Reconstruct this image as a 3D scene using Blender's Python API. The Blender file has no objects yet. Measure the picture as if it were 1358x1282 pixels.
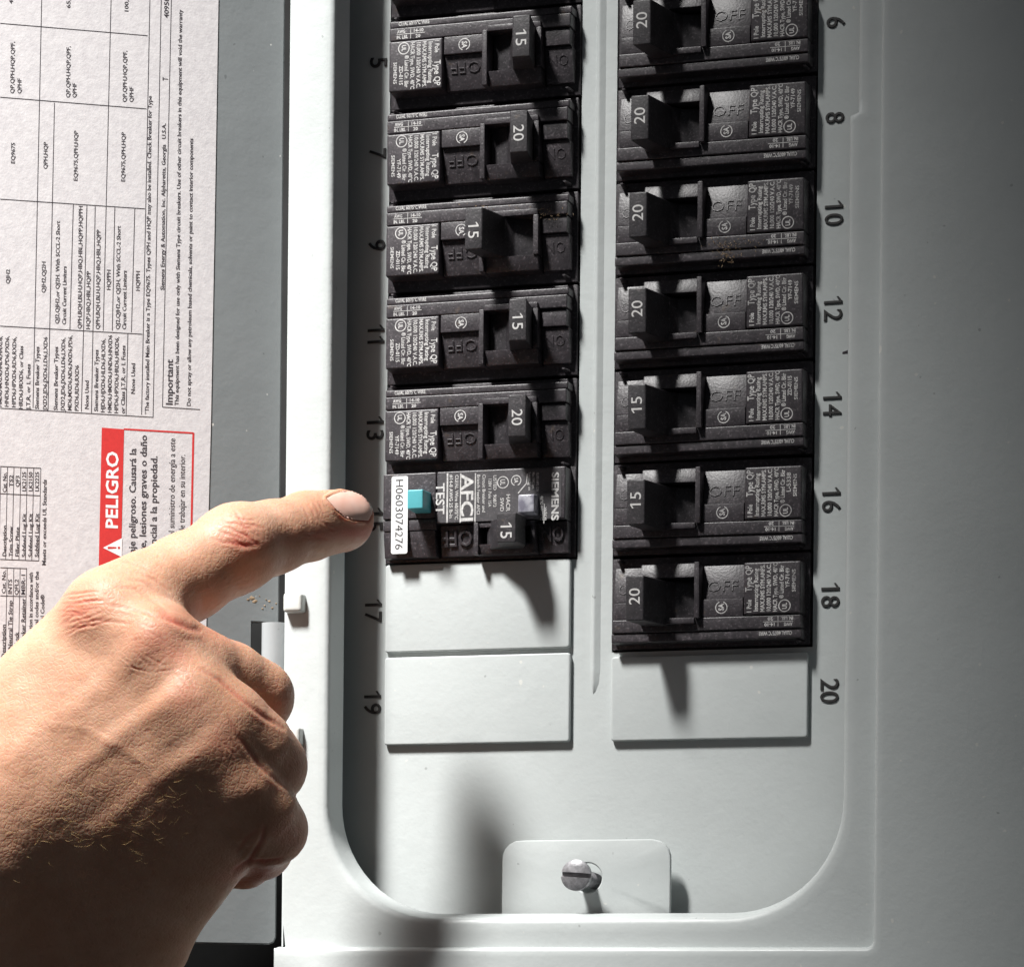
import bpy, bmesh, math, random
import numpy as np
from mathutils import Vector, Matrix
random.seed(7); rng = np.random.default_rng(7)
SC = bpy.context.scene
COL = SC.collection

# ------------------------------------------------------------------ camera
FPX, PPX, PPY, WPX, HPX = 4250.0, 679.0, 1387.0, 1358.0, 1282.0
_x = -np.array([-13880.0, 132.0, FPX]); _x /= np.linalg.norm(_x)
_z = np.array([0.0095, 1.0, 0.0]); _z /= np.linalg.norm(_z)
_z -= _x * _z.dot(_x); _z /= np.linalg.norm(_z)
_y = -np.cross(_z, _x)
RW = np.array([_x, _y, _z])                      # world = RW @ (right, up, forward)
CAM = np.array([0.25875, -0.84008, -0.15428])
cam_data = bpy.data.cameras.new('camera'); cam = bpy.data.objects.new('camera', cam_data); COL.objects.link(cam)
rgt, upv, fwd = RW[:, 0], RW[:, 1], RW[:, 2]
cam.matrix_world = Matrix(((rgt[0], upv[0], -fwd[0], CAM[0]), (rgt[1], upv[1], -fwd[1], CAM[1]),
                           (rgt[2], upv[2], -fwd[2], CAM[2]), (0, 0, 0, 1)))
cam_data.sensor_width = 36.0; cam_data.sensor_fit = 'HORIZONTAL'
cam_data.lens = FPX / WPX * 36.0
cam_data.shift_y = (PPY - HPX / 2) / WPX
cam_data.clip_start = 0.01; cam_data.clip_end = 20
SC.camera = cam

# ------------------------------------------------------------------ world, lamp, exposure
world = bpy.data.worlds.new('World'); SC.world = world; world.use_nodes = True
bgn = world.node_tree.nodes['Background']
bgn.inputs[0].default_value = (0.86, 0.92, 1.0, 1); bgn.inputs[1].default_value = 0.045
lamp_d = bpy.data.lights.new('work_lamp', 'SPOT'); lamp = bpy.data.objects.new('work_lamp', lamp_d); COL.objects.link(lamp)
lamp.location = (-0.43, -0.765, 1.14)
_aim = Vector((-0.30, 0.0, 0.0))
lamp.rotation_euler = (_aim - lamp.location).to_track_quat('-Z', 'Y').to_euler()
lamp_d.energy = 345; lamp_d.spot_size = math.radians(32); lamp_d.spot_blend = 0.75
lamp_d.shadow_soft_size = 0.14; lamp_d.color = (1.0, 0.988, 0.965)
SC.view_settings.view_transform = 'Standard'; SC.view_settings.look = 'None'
SC.cycles.diffuse_bounces = 2
SC.view_settings.exposure = 0.0; SC.view_settings.gamma = 1.0

# ------------------------------------------------------------------ geometry of the place: X right, Z up, h = height above the dead front (mm)
def V(X, Z, h): return Vector((X / 1000, -h / 1000, Z / 1000))
def ray(px, py):
    return RW @ np.array([px - PPX, PPY - py, FPX])
def P(px, py, h):                                # where the photographed point lies, given its height
    d = ray(px, py); t = (-h / 1000 - CAM[1]) / d[1]
    return CAM + t * d
def PM(px, py, h):
    p = P(px, py, h) * 1000; return (p[0], p[2])
DOOR_T = math.radians(31.5)
DH = np.array([P(371, 760, 15)[0], -0.015, 0.0]); DL = np.array([-math.cos(DOOR_T), -math.sin(DOOR_T), 0.0]); DN = np.array([math.sin(DOOR_T), -math.cos(DOOR_T), 0.0])
def PD(px, py):                                  # on the open door: distance from its hinge edge, height
    d = ray(px, py); t = (DH - CAM).dot(DN) / d.dot(DN); q = CAM + t * d
    return ((q - DH).dot(DL) * 1000, q[2] * 1000)

# ------------------------------------------------------------------ materials
def new_mat(name):
    m = bpy.data.materials.new(name); m.use_nodes = True
    nt = m.node_tree; b = nt.nodes['Principled BSDF']; return m, nt, b
def N(nt, t, **k):
    n = nt.nodes.new(t)
    for a, v in k.items(): setattr(n, a, v)
    return n
def noise(nt, vec, scale, detail=3, rough=.5):
    n = N(nt, 'ShaderNodeTexNoise'); n.inputs['Scale'].default_value = scale; n.inputs['Detail'].default_value = detail
    n.inputs['Roughness'].default_value = rough; nt.links.new(vec, n.inputs['Vector']); return n.outputs[0]
def ramp(nt, fac, stops):
    r = N(nt, 'ShaderNodeValToRGB'); e = r.color_ramp.elements
    while len(e) < len(stops): e.new(.5)
    for el, (p, c) in zip(e, stops):
        el.position = p; el.color = (c, c, c, 1) if isinstance(c, (int, float)) else (*c, 1)
    nt.links.new(fac, r.inputs[0]); return r.outputs[0]
def mixc(nt, fac, a, b, blend='MIX'):
    m = N(nt, 'ShaderNodeMix', data_type='RGBA', blend_type=blend)
    for sock, v in ((m.inputs[0], fac), (m.inputs[6], a), (m.inputs[7], b)):
        if hasattr(v, 'is_linked'): nt.links.new(v, sock)
        elif isinstance(v, tuple): sock.default_value = (*v, 1) if len(v) == 3 else v
        else: sock.default_value = v
    return m.outputs[2]
def bump(nt, b, h, strength, dist, prev=None):
    n = N(nt, 'ShaderNodeBump'); n.inputs['Strength'].default_value = strength; n.inputs['Distance'].default_value = dist
    nt.links.new(h, n.inputs['Height'])
    if prev is not None: nt.links.new(prev, n.inputs['Normal'])
    nt.links.new(n.outputs[0], b.inputs['Normal']); return n.outputs[0]
def geo(nt): return N(nt, 'ShaderNodeNewGeometry').outputs['Position']
def objco(nt): return N(nt, 'ShaderNodeTexCoord').outputs['Object']

def paint(name, col, rough=.42, smear=.05, grain=.25, chips=True):
    m, nt, b = new_mat(name); p = geo(nt)
    big = noise(nt, p, 22, 4, .55); fine = noise(nt, p, 900, 2)
    c = mixc(nt, ramp(nt, big, [(.3, 0), (.75, 1)]), tuple(x * (1 - smear) for x in col), tuple(min(1, x * (1 + smear * .6)) for x in col))
    if chips:
        sp = noise(nt, p, 420, 1, .3)
        c = mixc(nt, ramp(nt, sp, [(.785, 0), (.81, .5)]), c, (.82, .80, .74))
        sp2 = noise(nt, noise_shift(nt, p), 520, 1, .3)
        c = mixc(nt, ramp(nt, sp2, [(.785, 0), (.81, .5)]), c, tuple(x * .42 for x in col))
    nt.links.new(c, b.inputs['Base Color'])
    nt.links.new(ramp(nt, noise(nt, p, 60, 4), [(.3, rough - .06), (.7, rough + .1)]), b.inputs['Roughness'])
    n1 = bump(nt, b, fine, grain, .00009)
    n2 = bump(nt, b, noise(nt, p, 45, 2), .3, .0006, n1); n3 = bump(nt, b, noise(nt, p, 260, 2), .4, .0002, n2)
    scr = N(nt, 'ShaderNodeTexNoise'); scr.inputs['Scale'].default_value = 60; scr.inputs['Detail'].default_value = 4; mp = N(nt, 'ShaderNodeMapping'); mp.inputs['Scale'].default_value = (14, 1, 1.2); mp.inputs['Rotation'].default_value = (0, .5, 0); nt.links.new(p, mp.inputs['Vector']); nt.links.new(mp.outputs[0], scr.inputs['Vector'])
    bump(nt, b, ramp(nt, scr.outputs[0], [(.70, 0), (.72, 1)]), .25, .00008, n3)
    b.inputs['Specular IOR Level'].default_value = .4
    return m
def noise_shift(nt, p):
    a = N(nt, 'ShaderNodeVectorMath', operation='ADD'); a.inputs[1].default_value = (3.1, 1.7, 5.3); nt.links.new(p, a.inputs[0]); return a.outputs[0]

M = {}
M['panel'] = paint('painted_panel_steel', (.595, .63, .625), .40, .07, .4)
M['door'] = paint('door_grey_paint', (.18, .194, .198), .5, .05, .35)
M['deepgap'], nt, b = new_mat('dark_wall'); b.inputs['Base Color'].default_value = (.012, .011, .011, 1); b.inputs['Roughness'].default_value = .9
nt.links.new(ramp(nt, noise(nt, geo(nt), 60), [(.3, .006), (.8, .02)]), b.inputs['Base Color'])

def black_plastic(name, lo, hi, rough=.5, dust=.6):
    m, nt, b = new_mat(name); p = geo(nt)
    g = noise(nt, p, 1500, 2, .6); g2 = noise(nt, p, 420, 3, .7)
    c = mixc(nt, ramp(nt, g2, [(.3, 0), (.75, 1)]), lo, hi)
    c = mixc(nt, ramp(nt, g, [(.56, 0), (.72, dust)]), c, (.20, .175, .19))
    c = mixc(nt, ramp(nt, noise(nt, p, 260, 2, .6), [(.68, 0), (.80, .4)]), c, (.17, .12, .08))
    rnd = N(nt, 'ShaderNodeObjectInfo').outputs['Random']
    c = mixc(nt, ramp(nt, rnd, [(0, .0), (1, .35)]), c, mixc(nt, ramp(nt, noise(nt, p, 90, 4, .7), [(.4, 0), (.75, .8)]), c, (.085, .078, .082)))
    nt.links.new(c, b.inputs['Base Color'])
    b.inputs['Roughness'].default_value = rough
    b.inputs['Specular IOR Level'].default_value = .55
    bump(nt, b, noise(nt, p, 1700, 2), .5, .00012)
    return m
M['black'] = black_plastic('moulded_black_plastic', (.028, .0245, .028), (.066, .057, .064), .42)
M['handle'] = black_plastic('handle_black_plastic', (.020, .018, .020), (.044, .040, .045), .46, .4)
M['greylabel'] = black_plastic('dark_grey_label', (.055, .052, .056), (.085, .08, .086), .5, .4)

def flat(name, col, rough=.6, var=.12, scale=700, bumps=0):
    m, nt, b = new_mat(name); p = geo(nt)
    c = mixc(nt, ramp(nt, noise(nt, p, scale, 3, .65), [(.3, 0), (.7, 1)]), tuple(x * (1 - var) for x in col), tuple(min(1, x * (1 + var)) for x in col))
    nt.links.new(c, b.inputs['Base Color']); b.inputs['Roughness'].default_value = rough
    if bumps: bump(nt, b, noise(nt, p, scale * 1.4, 3), bumps, .0001)
    return m
M['white_ink'] = flat('white_ink', (.62, .61, .60), .6, .3, 1400)
_nt = M['white_ink'].node_tree; _b = _nt.nodes['Principled BSDF']; _src = _b.inputs['Base Color'].links[0].from_socket
_w = ramp(_nt, noise(_nt, geo(_nt), 210, 3, .7), [(.36, .55), (.55, 0)])
_r = ramp(_nt, N(_nt, 'ShaderNodeObjectInfo').outputs['Random'], [(0, .15), (1, 1)])
_m = N(_nt, 'ShaderNodeMath', operation='MULTIPLY'); _nt.links.new(_w, _m.inputs[0]); _nt.links.new(_r, _m.inputs[1])
_nt.links.new(mixc(_nt, _m.outputs[0], _src, (.12, .11, .12)), _b.inputs['Base Color'])
M['amp_ink'] = flat('amp_number_ink', (.62, .61, .60), .6, .08)
M['black_ink'] = flat('black_ink', (.035, .028, .035), .7, .2)
M['stamp_shade'] = flat('stamped_shade_dark', (.035, .034, .034), .55, .3, 900)  # dark tone paints in the shadow outlines of the embossed numerals
M['red_ink'] = flat('red_ink', (.56, .028, .026), .55, .08, 1100)
M['paper_white'] = flat('unprinted_white', (.80, .77, .77), .7, .03)
M['sticker'] = flat('white_sticker', (.80, .81, .80), .4, .02)
M['teal'] = flat('teal_plastic', (.10, .42, .47), .38, .04, 300)
M['screw'] = flat('zinc_screw', (.30, .295, .31), .42, .45, 420, .8); M['screw'].node_tree.nodes['Principled BSDF'].inputs['Metallic'].default_value = .3
m, nt, b = new_mat('label_paper'); p = geo(nt)
fib = noise(nt, p, 520, 4, .62)
c = mixc(nt, ramp(nt, fib, [(.33, 0), (.66, 1)]), (.52, .495, .505), (.60, .575, .58))
c = mixc(nt, ramp(nt, noise(nt, p, 170, 2), [(.74, 0), (.78, .5)]), c, (.40, .36, .36))
nt.links.new(c, b.inputs['Base Color']); b.inputs['Roughness'].default_value = .8
n1 = bump(nt, b, fib, .3, .00022); bump(nt, b, noise(nt, p, 1500, 2), .4, .00010, n1); M['paper'] = m
m, nt, b = new_mat('clear_lens'); b.inputs['Base Color'].default_value = (.52, .52, .60, 1); b.inputs['Roughness'].default_value = .18
b.inputs['Transmission Weight'].default_value = .35; b.inputs['IOR'].default_value = 1.45
nt.links.new(ramp(nt, noise(nt, geo(nt), 420, 3), [(.35, (.30, .29, .36)), (.7, (.75, .75, .82))]), b.inputs['Base Color'])
bump(nt, b, noise(nt, geo(nt), 500, 2), .3, .0002); M['lens'] = m
m, nt, b = new_mat('rust_spots'); p = geo(nt)
nt.links.new(ramp(nt, noise(nt, p, 700, 3), [(.35, (.20, .13, .07)), (.7, (.42, .32, .22))]), b.inputs['Base Color']); b.inputs['Roughness'].default_value = .9
bump(nt, b, noise(nt, p, 1200), .6, .0002); M['rust'] = m

# skin
m, nt, b = new_mat('skin'); p = geo(nt)
att = N(nt, 'ShaderNodeAttribute', attribute_name='red').outputs['Fac']
pale = N(nt, 'ShaderNodeAttribute', attribute_name='pale').outputs['Fac']
blot = noise(nt, p, 75, 4, .6); pore = noise(nt, p, 620, 3, .7)
c = mixc(nt, ramp(nt, blot, [(.32, 0), (.72, 1)]), (.56, .295, .185), (.68, .395, .265))
c = mixc(nt, ramp(nt, pore, [(.55, 0), (.78, .4)]), c, (.38, .19, .12))
c = mixc(nt, att, c, (.58, .145, .10))
c = mixc(nt, pale, c, (.74, .50, .38))
nt.links.new(c, b.inputs['Base Color'])
nt.links.new(ramp(nt, pore, [(.3, .42), (.7, .62)]), b.inputs['Roughness'])
b.inputs['Subsurface Weight'].default_value = .5; b.inputs['Subsurface Radius'].default_value = (1.0, .28, .14); b.inputs['Subsurface Scale'].default_value = .0035
b.inputs['Specular IOR Level'].default_value = .38
vor = N(nt, 'ShaderNodeTexVoronoi', feature='DISTANCE_TO_EDGE'); vor.inputs['Scale'].default_value = 780
wn = N(nt, 'ShaderNodeVectorMath', operation='MULTIPLY'); wn.inputs[1].default_value = (1, 1, 1.0)
nd = N(nt, 'ShaderNodeTexNoise'); nd.inputs['Scale'].default_value = 120; nt.links.new(p, nd.inputs['Vector'])
sc_ = N(nt, 'ShaderNodeVectorMath', operation='SCALE'); sc_.inputs['Scale'].default_value = .004; nt.links.new(nd.outputs[1], sc_.inputs[0])
ad = N(nt, 'ShaderNodeVectorMath', operation='ADD'); nt.links.new(p, ad.inputs[0]); nt.links.new(sc_.outputs[0], ad.inputs[1])
nt.links.new(ad.outputs[0], vor.inputs['Vector'])
vr = ramp(nt, vor.outputs['Distance'], [(0, 0), (.22, 1)])
n1 = bump(nt, b, vr, .35, .00012)
n2 = bump(nt, b, noise(nt, p, 330, 3, .6), .4, .00018, n1)
bump(nt, b, noise(nt, p, 1500, 2), .35, .00012, n2); M['skin'] = m
m, nt, b = new_mat('fingernail'); b.inputs['Base Color'].default_value = (.74, .50, .43, 1); b.inputs['Roughness'].default_value = .32
nt.links.new(ramp(nt, noise(nt, geo(nt), 200, 3), [(.3, (.76, .44, .35)), (.7, (.84, .55, .46))]), b.inputs['Base Color'])
b.inputs['Subsurface Weight'].default_value = .15; b.inputs['Subsurface Radius'].default_value = (1, .4, .3); b.inputs['Subsurface Scale'].default_value = .001; M['nail'] = m
m, nt, b = new_mat('golden_hair'); b.inputs['Base Color'].default_value = (.78, .55, .25, 1); b.inputs['Roughness'].default_value = .35; M['hair'] = m

# ------------------------------------------------------------------ object helpers
def link_mesh(name, me, mat, parent=None, smooth=False):
    o = bpy.data.objects.new(name, me); COL.objects.link(o)
    if mat and not me.materials: me.materials.append(mat)
    if parent: o.parent = parent
    return o
def mesh_from(name, bm, smooth=False, angle=None):
    me = bpy.data.meshes.new(name); bm.to_mesh(me); bm.free()
    if smooth:
        me.polygons.foreach_set('use_smooth', [True] * len(me.polygons))
        if angle: me.set_sharp_from_angle(angle=math.radians(angle))
    return me
def root(name, label, cat, loc=(0, 0, 0), rot=0.0, group=None):
    o = bpy.data.objects.new(name, None); COL.objects.link(o); o.empty_display_size = .01
    o.location = loc; o.rotation_euler = (0, rot, 0); o['label'] = label; o['category'] = cat
    if group: o['group'] = group
    return o
def box(bm, x0, x1, z0, z1, h0, h1, bev=.3, seg=2, taper=0, slope=None):
    """box in mm: x, z, height; taper insets the top; slope=(h at z0, h at z1)"""
    t = taper
    ha, hb = (slope if slope else (h1, h1))
    pts = [(x0, z0, h0), (x1, z0, h0), (x1, z1, h0), (x0, z1, h0), (x0 + t, z0 + t, ha), (x1 - t, z0 + t, ha), (x1 - t, z1 - t, hb), (x0 + t, z1 - t, hb)]
    vs = [bm.verts.new(V(*q)) for q in pts]
    fs = [bm.faces.new([vs[i] for i in f]) for f in ((3, 2, 1, 0), (4, 5, 6, 7), (0, 1, 5, 4), (1, 2, 6, 5), (2, 3, 7, 6), (3, 0, 4, 7))]
    if bev:
        es = set(e for f in fs[1:] for e in f.edges) - set(fs[0].edges)
        bmesh.ops.bevel(bm, geom=list(es), offset=bev / 1000, segments=seg, profile=.6, affect='EDGES', clamp_overlap=True)
def prism(bm, poly, z0, z1, bev=.3, seg=2):
    """extrude a polygon given in (x, h) along z"""
    a = [bm.verts.new(V(x, z0, h)) for x, h in poly]; b_ = [bm.verts.new(V(x, z1, h)) for x, h in poly]
    fs = [bm.faces.new(a), bm.faces.new(b_[::-1])]
    n = len(poly)
    for i in range(n):
        fs.append(bm.faces.new((a[i], b_[i], b_[(i + 1) % n], a[(i + 1) % n])))
    bmesh.ops.recalc_face_normals(bm, faces=fs)
    if bev: bmesh.ops.bevel(bm, geom=list(set(e for f in fs for e in f.edges)), offset=bev / 1000, segments=seg, profile=.6, affect='EDGES', clamp_overlap=True)
def plate(bm, poly, h0, h1, bev=0, seg=2):
    """extrude a polygon given in (x, z) along height"""
    a = [bm.verts.new(V(x, z, h0)) for x, z in poly]; b_ = [bm.verts.new(V(x, z, h1)) for x, z in poly]
    n = len(poly); top = bm.faces.new(b_); fs = [top, bm.faces.new(a[::-1])]
    for i in range(n): fs.append(bm.faces.new((a[i], a[(i + 1) % n], b_[(i + 1) % n], b_[i])))
    bmesh.ops.recalc_face_normals(bm, faces=fs)
    if bev: bmesh.ops.bevel(bm, geom=list(top.edges), offset=bev / 1000, segments=seg, profile=.6, affect='EDGES', clamp_overlap=True)
def rrect(x0, x1, z0, z1, r, n=6, corners=(1, 1, 1, 1)):
    pts = []
    for k, (cx, cz, a0) in enumerate(((x1 - r, z1 - r, 0), (x0 + r, z1 - r, 90), (x0 + r, z0 + r, 180), (x1 - r, z0 + r, 270))):
        if not corners[k]: pts.append((cx + r * (1 if k in (0, 3) else -1), cz + r * (1 if k < 2 else -1))); continue
        for i in range(n + 1):
            a = math.radians(a0 + 90 * i / n); pts.append((cx + r * math.cos(a), cz + r * math.sin(a)))
    return pts

# ------------------------------------------------------------------ lettering: flat meshes from the built-in font
_tc = {}
def glyphs(s, bold=0.0, res=2, ext=0.0):
    key = (s, bold, res, ext)
    if key in _tc: return _tc[key]
    cu = bpy.data.curves.new('t', 'FONT'); cu.body = s; cu.size = 1.0; cu.resolution_u = res; cu.offset = bold; cu.extrude = ext
    if ext: cu.bevel_depth = ext * .5; cu.bevel_resolution = 0
    ob = bpy.data.objects.new('t', cu); COL.objects.link(ob)
    me = ob.to_mesh(); v = np.array([x.co[:] for x in me.vertices]) if len(me.vertices) else np.zeros((0, 3)); f = [tuple(q.vertices) for q in me.polygons]
    ob.to_mesh_clear(); bpy.data.objects.remove(ob); bpy.data.curves.remove(cu)
    w = (v[:, 0].max() if len(v) else 0)
    _tc[key] = (v, f, w); return _tc[key]
CAPH = glyphs('H')[0][:, 1].max()
class Ink:
    """collects lettering and line work of one print as one mesh"""
    def __init__(s): s.v = []; s.f = []
    def text(s, t, org, d, u, length=None, cap=1.0, bold=0.0, align=0, ref=None, ext=0.0, res=2):
        """org, d, u in metres; d = reading direction, u = up of the letters; cap = capital height in mm; length in mm"""
        v, f, w = glyphs(t, bold, res, ext)
        if not len(v): return
        sy = cap / 1000 / CAPH
        if length is not None:
            wr = glyphs(ref, bold, res, ext)[2] if ref else w
            sx = length / 1000 / wr
        else: sx = sy
        x0 = {0: 0, 1: -w / 2, 2: -w}[align]
        o = np.array(org); d = np.array(d); u = np.array(u); n = np.cross(d, u)
        q = o + np.outer((v[:, 0] + x0) * sx, d) + np.outer(v[:, 1] * sy, u) + np.outer(v[:, 2] * sy, n)
        b0 = sum(len(a) for a in s.v); s.v.append(q); s.f += [tuple(i + b0 for i in k) for k in f]
    def flags(s, t, org, d, u, length, cap, bold=0.0, ext=0.0, align=0):
        # a short slanting stroke at the head of every 1
        w = glyphs(t, bold, 4, ext)[2]; sx = length / 1000 / w; sy = cap / 1000 / CAPH
        o = np.array(org); d = np.array(d); u = np.array(u); n = np.cross(d, u); e = ext / 1000 * sx * 1000
        for i, ch in enumerate(t):
            if ch != '1': continue
            g = glyphs(t[:i + 1], bold, 4, ext); xr = g[2]; one = glyphs('1', bold, 4, ext)[0]; bw = one[:, 0].max() - one[:, 0].min()
            xl = xr - bw; H = CAPH
            s.poly([o + d * (a * sx) + u * (b_ * sy) + n * (ext * sy * .8) for a, b_ in ((xl + .01, H), (xl - .17, H * .80), (xl - .17, H * .68), (xl + .01, H * .84))])
    def poly(s, pts):
        b0 = sum(len(a) for a in s.v); s.v.append(np.array([list(p) for p in pts])); s.f.append(tuple(range(b0, b0 + len(pts))))
    def line(s, a, b, w, n):
        a = np.array(a); b = np.array(b); d = b - a; c = np.cross(d, np.array(n)); c = c / np.linalg.norm(c) * w / 2000
        s.poly([a - c, b - c, b + c, a + c])
    def ring(s, c, r, w, d, u, n=28, arc=(0, 360)):
        c = np.array(c); d = np.array(d); u = np.array(u)
        for i in range(n):
            a0 = math.radians(arc[0] + (arc[1] - arc[0]) * i / n); a1 = math.radians(arc[0] + (arc[1] - arc[0]) * (i + 1) / n)
            q = []
            for a, rr in ((a0, r - w / 2), (a1, r - w / 2), (a1, r + w / 2), (a0, r + w / 2)):
                q.append(c + (d * math.cos(a) + u * math.sin(a)) * rr / 1000)
            s.poly(q)
    def build(s, name, mat, parent, normal=None):
        me = bpy.data.meshes.new(name); me.from_pydata(np.concatenate(s.v).tolist(), [], s.f)
        me.validate()
        return link_mesh(name, me, mat, parent)

# ================================================================== wall behind and the panel box
bm = bmesh.new(); box(bm, -900, 900, -700, 700, -118, -98, 0)
w = link_mesh('wall', mesh_from('wall', bm), M['deepgap']); w['kind'] = 'structure'

CL, CR = -36.2, 29.3            # left edges of the two breaker columns
BL = 54.6                        # their width
PITCH = 25.4
def rowz_l(n): return -8.5 + (15 - n) / 2 * PITCH
def rowz_r(n): return -34.2 + (18 - n) / 2 * PITCH

dead = root('dead_front', 'pale grey inner steel cover with the stamped circuit numbers between the breaker columns', 'panel cover', V(0, 0, 0))
bm = bmesh.new()
top = 205
# sheet with two open columns
ztl = rowz_l(15) - 12.9; ztr = rowz_r(18) - 12.9
for x0, x1, z0, z1 in ((-64, CL - .3, -150, top), (CL - .3, CL + BL + .5, -150, ztl), (CL + BL + .5, CR - .5, -150, top), (CR - .5, CR + BL + .4, -150, ztr), (CR + BL + .4, 120, -150, top)):
    box(bm, x0, x1, z0, z1, -1.2, 0, 0)
bmesh.ops.remove_doubles(bm, verts=bm.verts, dist=1e-6)
link_mesh('sheet', mesh_from('sheet', bm), M['panel'], dead)
# centre rib: a shallow rolled bead ending in a point
bm = bmesh.new(); prof = [(-.7, 0), (-.45, .5), (-.1, .8), (.25, .85), (.6, .7), (1.9, 0)]
zs = [(205, 1), (-52, 1), (-55.5, .8), (-57.6, .35), (-58.2, .04)]
rows = [[bm.verts.new(V(23.7 + x * s_, z, .01 + hh * s_)) for x, hh in prof] for z, s_ in zs]
for a, b_ in zip(rows, rows[1:]):
    for i in range(len(prof) - 1): bm.faces.new((a[i], a[i + 1], b_[i + 1], b_[i]))
bmesh.ops.recalc_face_normals(bm, faces=bm.faces)
link_mesh('centre_rib', mesh_from('centre_rib', bm, True), M['panel'], dead)
# stamped numbers: left ones read bottom to top of the sheet turned clockwise, as on the right
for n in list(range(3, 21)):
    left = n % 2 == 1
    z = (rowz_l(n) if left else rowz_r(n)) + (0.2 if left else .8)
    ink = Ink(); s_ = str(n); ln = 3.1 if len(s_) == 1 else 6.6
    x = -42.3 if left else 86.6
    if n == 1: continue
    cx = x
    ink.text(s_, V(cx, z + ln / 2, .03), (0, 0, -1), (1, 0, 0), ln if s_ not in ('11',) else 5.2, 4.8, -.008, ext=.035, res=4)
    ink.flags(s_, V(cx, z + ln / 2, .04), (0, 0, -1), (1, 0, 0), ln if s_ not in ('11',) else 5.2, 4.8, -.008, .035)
    o = ink.build('stamped_number', M['stamp_shade'], dead)
# filler plates still in place
def filler(xa, xb, zc, za=12.1, zb=12.1):
    bm = bmesh.new(); plate(bm, rrect(xa, xb, zc - zb, zc + za, .8, 3), .05, 1.7, .45, 3)
    link_mesh('filler_plate', mesh_from('filler_plate', bm, True, 40), M['panel'], dead)
filler(CL + .3, 17.3, rowz_l(17)+.4); filler(CL + .3, 17.5, rowz_l(19)+.2); filler(CR - .1, 83.4, rowz_r(20)-.3, 11.4, 11.4)

# ================================================================== cover trim with the rolled opening
cover = root('cover_trim', 'pale grey steel trim framing the breakers with a rolled lip and rounded lower corners', 'panel trim', V(0, -128, 16))
def to_local(o, bm_or_me): pass
def path(x0, x1, zb, r, jog, n=14):
    """U path from the top left down, round the bottom and up the right side"""
    p = [(x0, 205)] + [(x0, z) for z in (150, 100, 50, 0, -50)]
    for i in range(n + 1):
        a = math.radians(180 + 90 * i / n); p.append((x0 + r + r * math.cos(a), zb + r + r * math.sin(a)))
    p += [(x0 + (x1 - x0) * t, zb) for t in (.35, .5, .65)]
    for i in range(n + 1):
        a = math.radians(270 + 90 * i / n); p.append((x1 - r + r * math.cos(a), zb + r + r * math.sin(a)))
    p += [(x1, -50), (x1, 0), (x1, 50), (x1, 86.2), (x1, 87.6), (x1 + jog, 88.4), (x1 + jog, 92), (x1 + jog, 150), (x1 + jog, 205)]
    return p
rings = []
LIP = [(.9, 10.6), (.25, 11.3), (0, 11.8), (.08, 12.3), (.55, 15.6), (1.0, 19.0), (1.2, 20.0), (1.7, 20.65), (2.5, 20.93), (4.2, 21.0)]
# lip offsets are outward from the rim edge
for off, hh in LIP:
    rings.append((path(-44.3 - off, 95.8 + off, -118.4 - off * 1.3, 30 + off * .7, 2.2), hh))
bm = bmesh.new(); vr = [[bm.verts.new(V(x, z, hh)) for x, z in p] for p, hh in rings]
# band out to the step line
def outer(x0, x1, zb, r):
    base = path(-48.2, 101.2, -123.5, 33.5, 2.2); out = []
    n = len(base)
    for i, (x, z) in enumerate(base):
        # push each point outward onto a small-radius rounded rectangle
        if i <= 6 - 1: out.append((x0, z)); continue
        if i >= n - 9: out.append((x1, z)); continue
        if 6 <= i <= 20:
            t = (i - 6) / 14
            if t < .5: out.append((x0, -80 + (zb + r + 80) * (t / .5)) if t < .43 else (x0 + r * .15, zb + r * .5))
            else: out.append((x0 + r * .5 + (x - x0 - r * .5) * ((t - .5) / .5) ** 1.0, zb + (r * .15 if t < .57 else 0)))
        elif i <= 23: out.append((x, zb))
        else:
            t = (i - 24) / 14
            if t > .5: out.append((x1, -80 + (zb + r + 80) * ((1 - t) / .5)) if t > .57 else (x1 - r * .15, zb + r * .5))
            else: out.append((x1 - r * .5 + (x - x1 + r * .5) * ((.5 - t) / .5), zb + (r * .15 if t > .43 else 0)))
    return out
FLX = P(380, 760, 21)[0] * 1000
for (o_, hh) in ((0, 21.0),):
    vr.append([bm.verts.new(V(x, z, hh)) for x, z in outer(FLX, 108.5, -130.5, 2)])
for a, b_ in zip(vr, vr[1:]):
    for i in range(len(a) - 1):
        try: bm.faces.new((a[i], a[i + 1], b_[i + 1], b_[i]))
        except ValueError: pass
bmesh.ops.recalc_face_normals(bm, faces=bm.faces)
me = mesh_from('lip', bm, True, 50)
o = link_mesh('rolled_lip', me, M['panel'], cover); o.matrix_parent_inverse = cover.matrix_basis.inverted()
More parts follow.
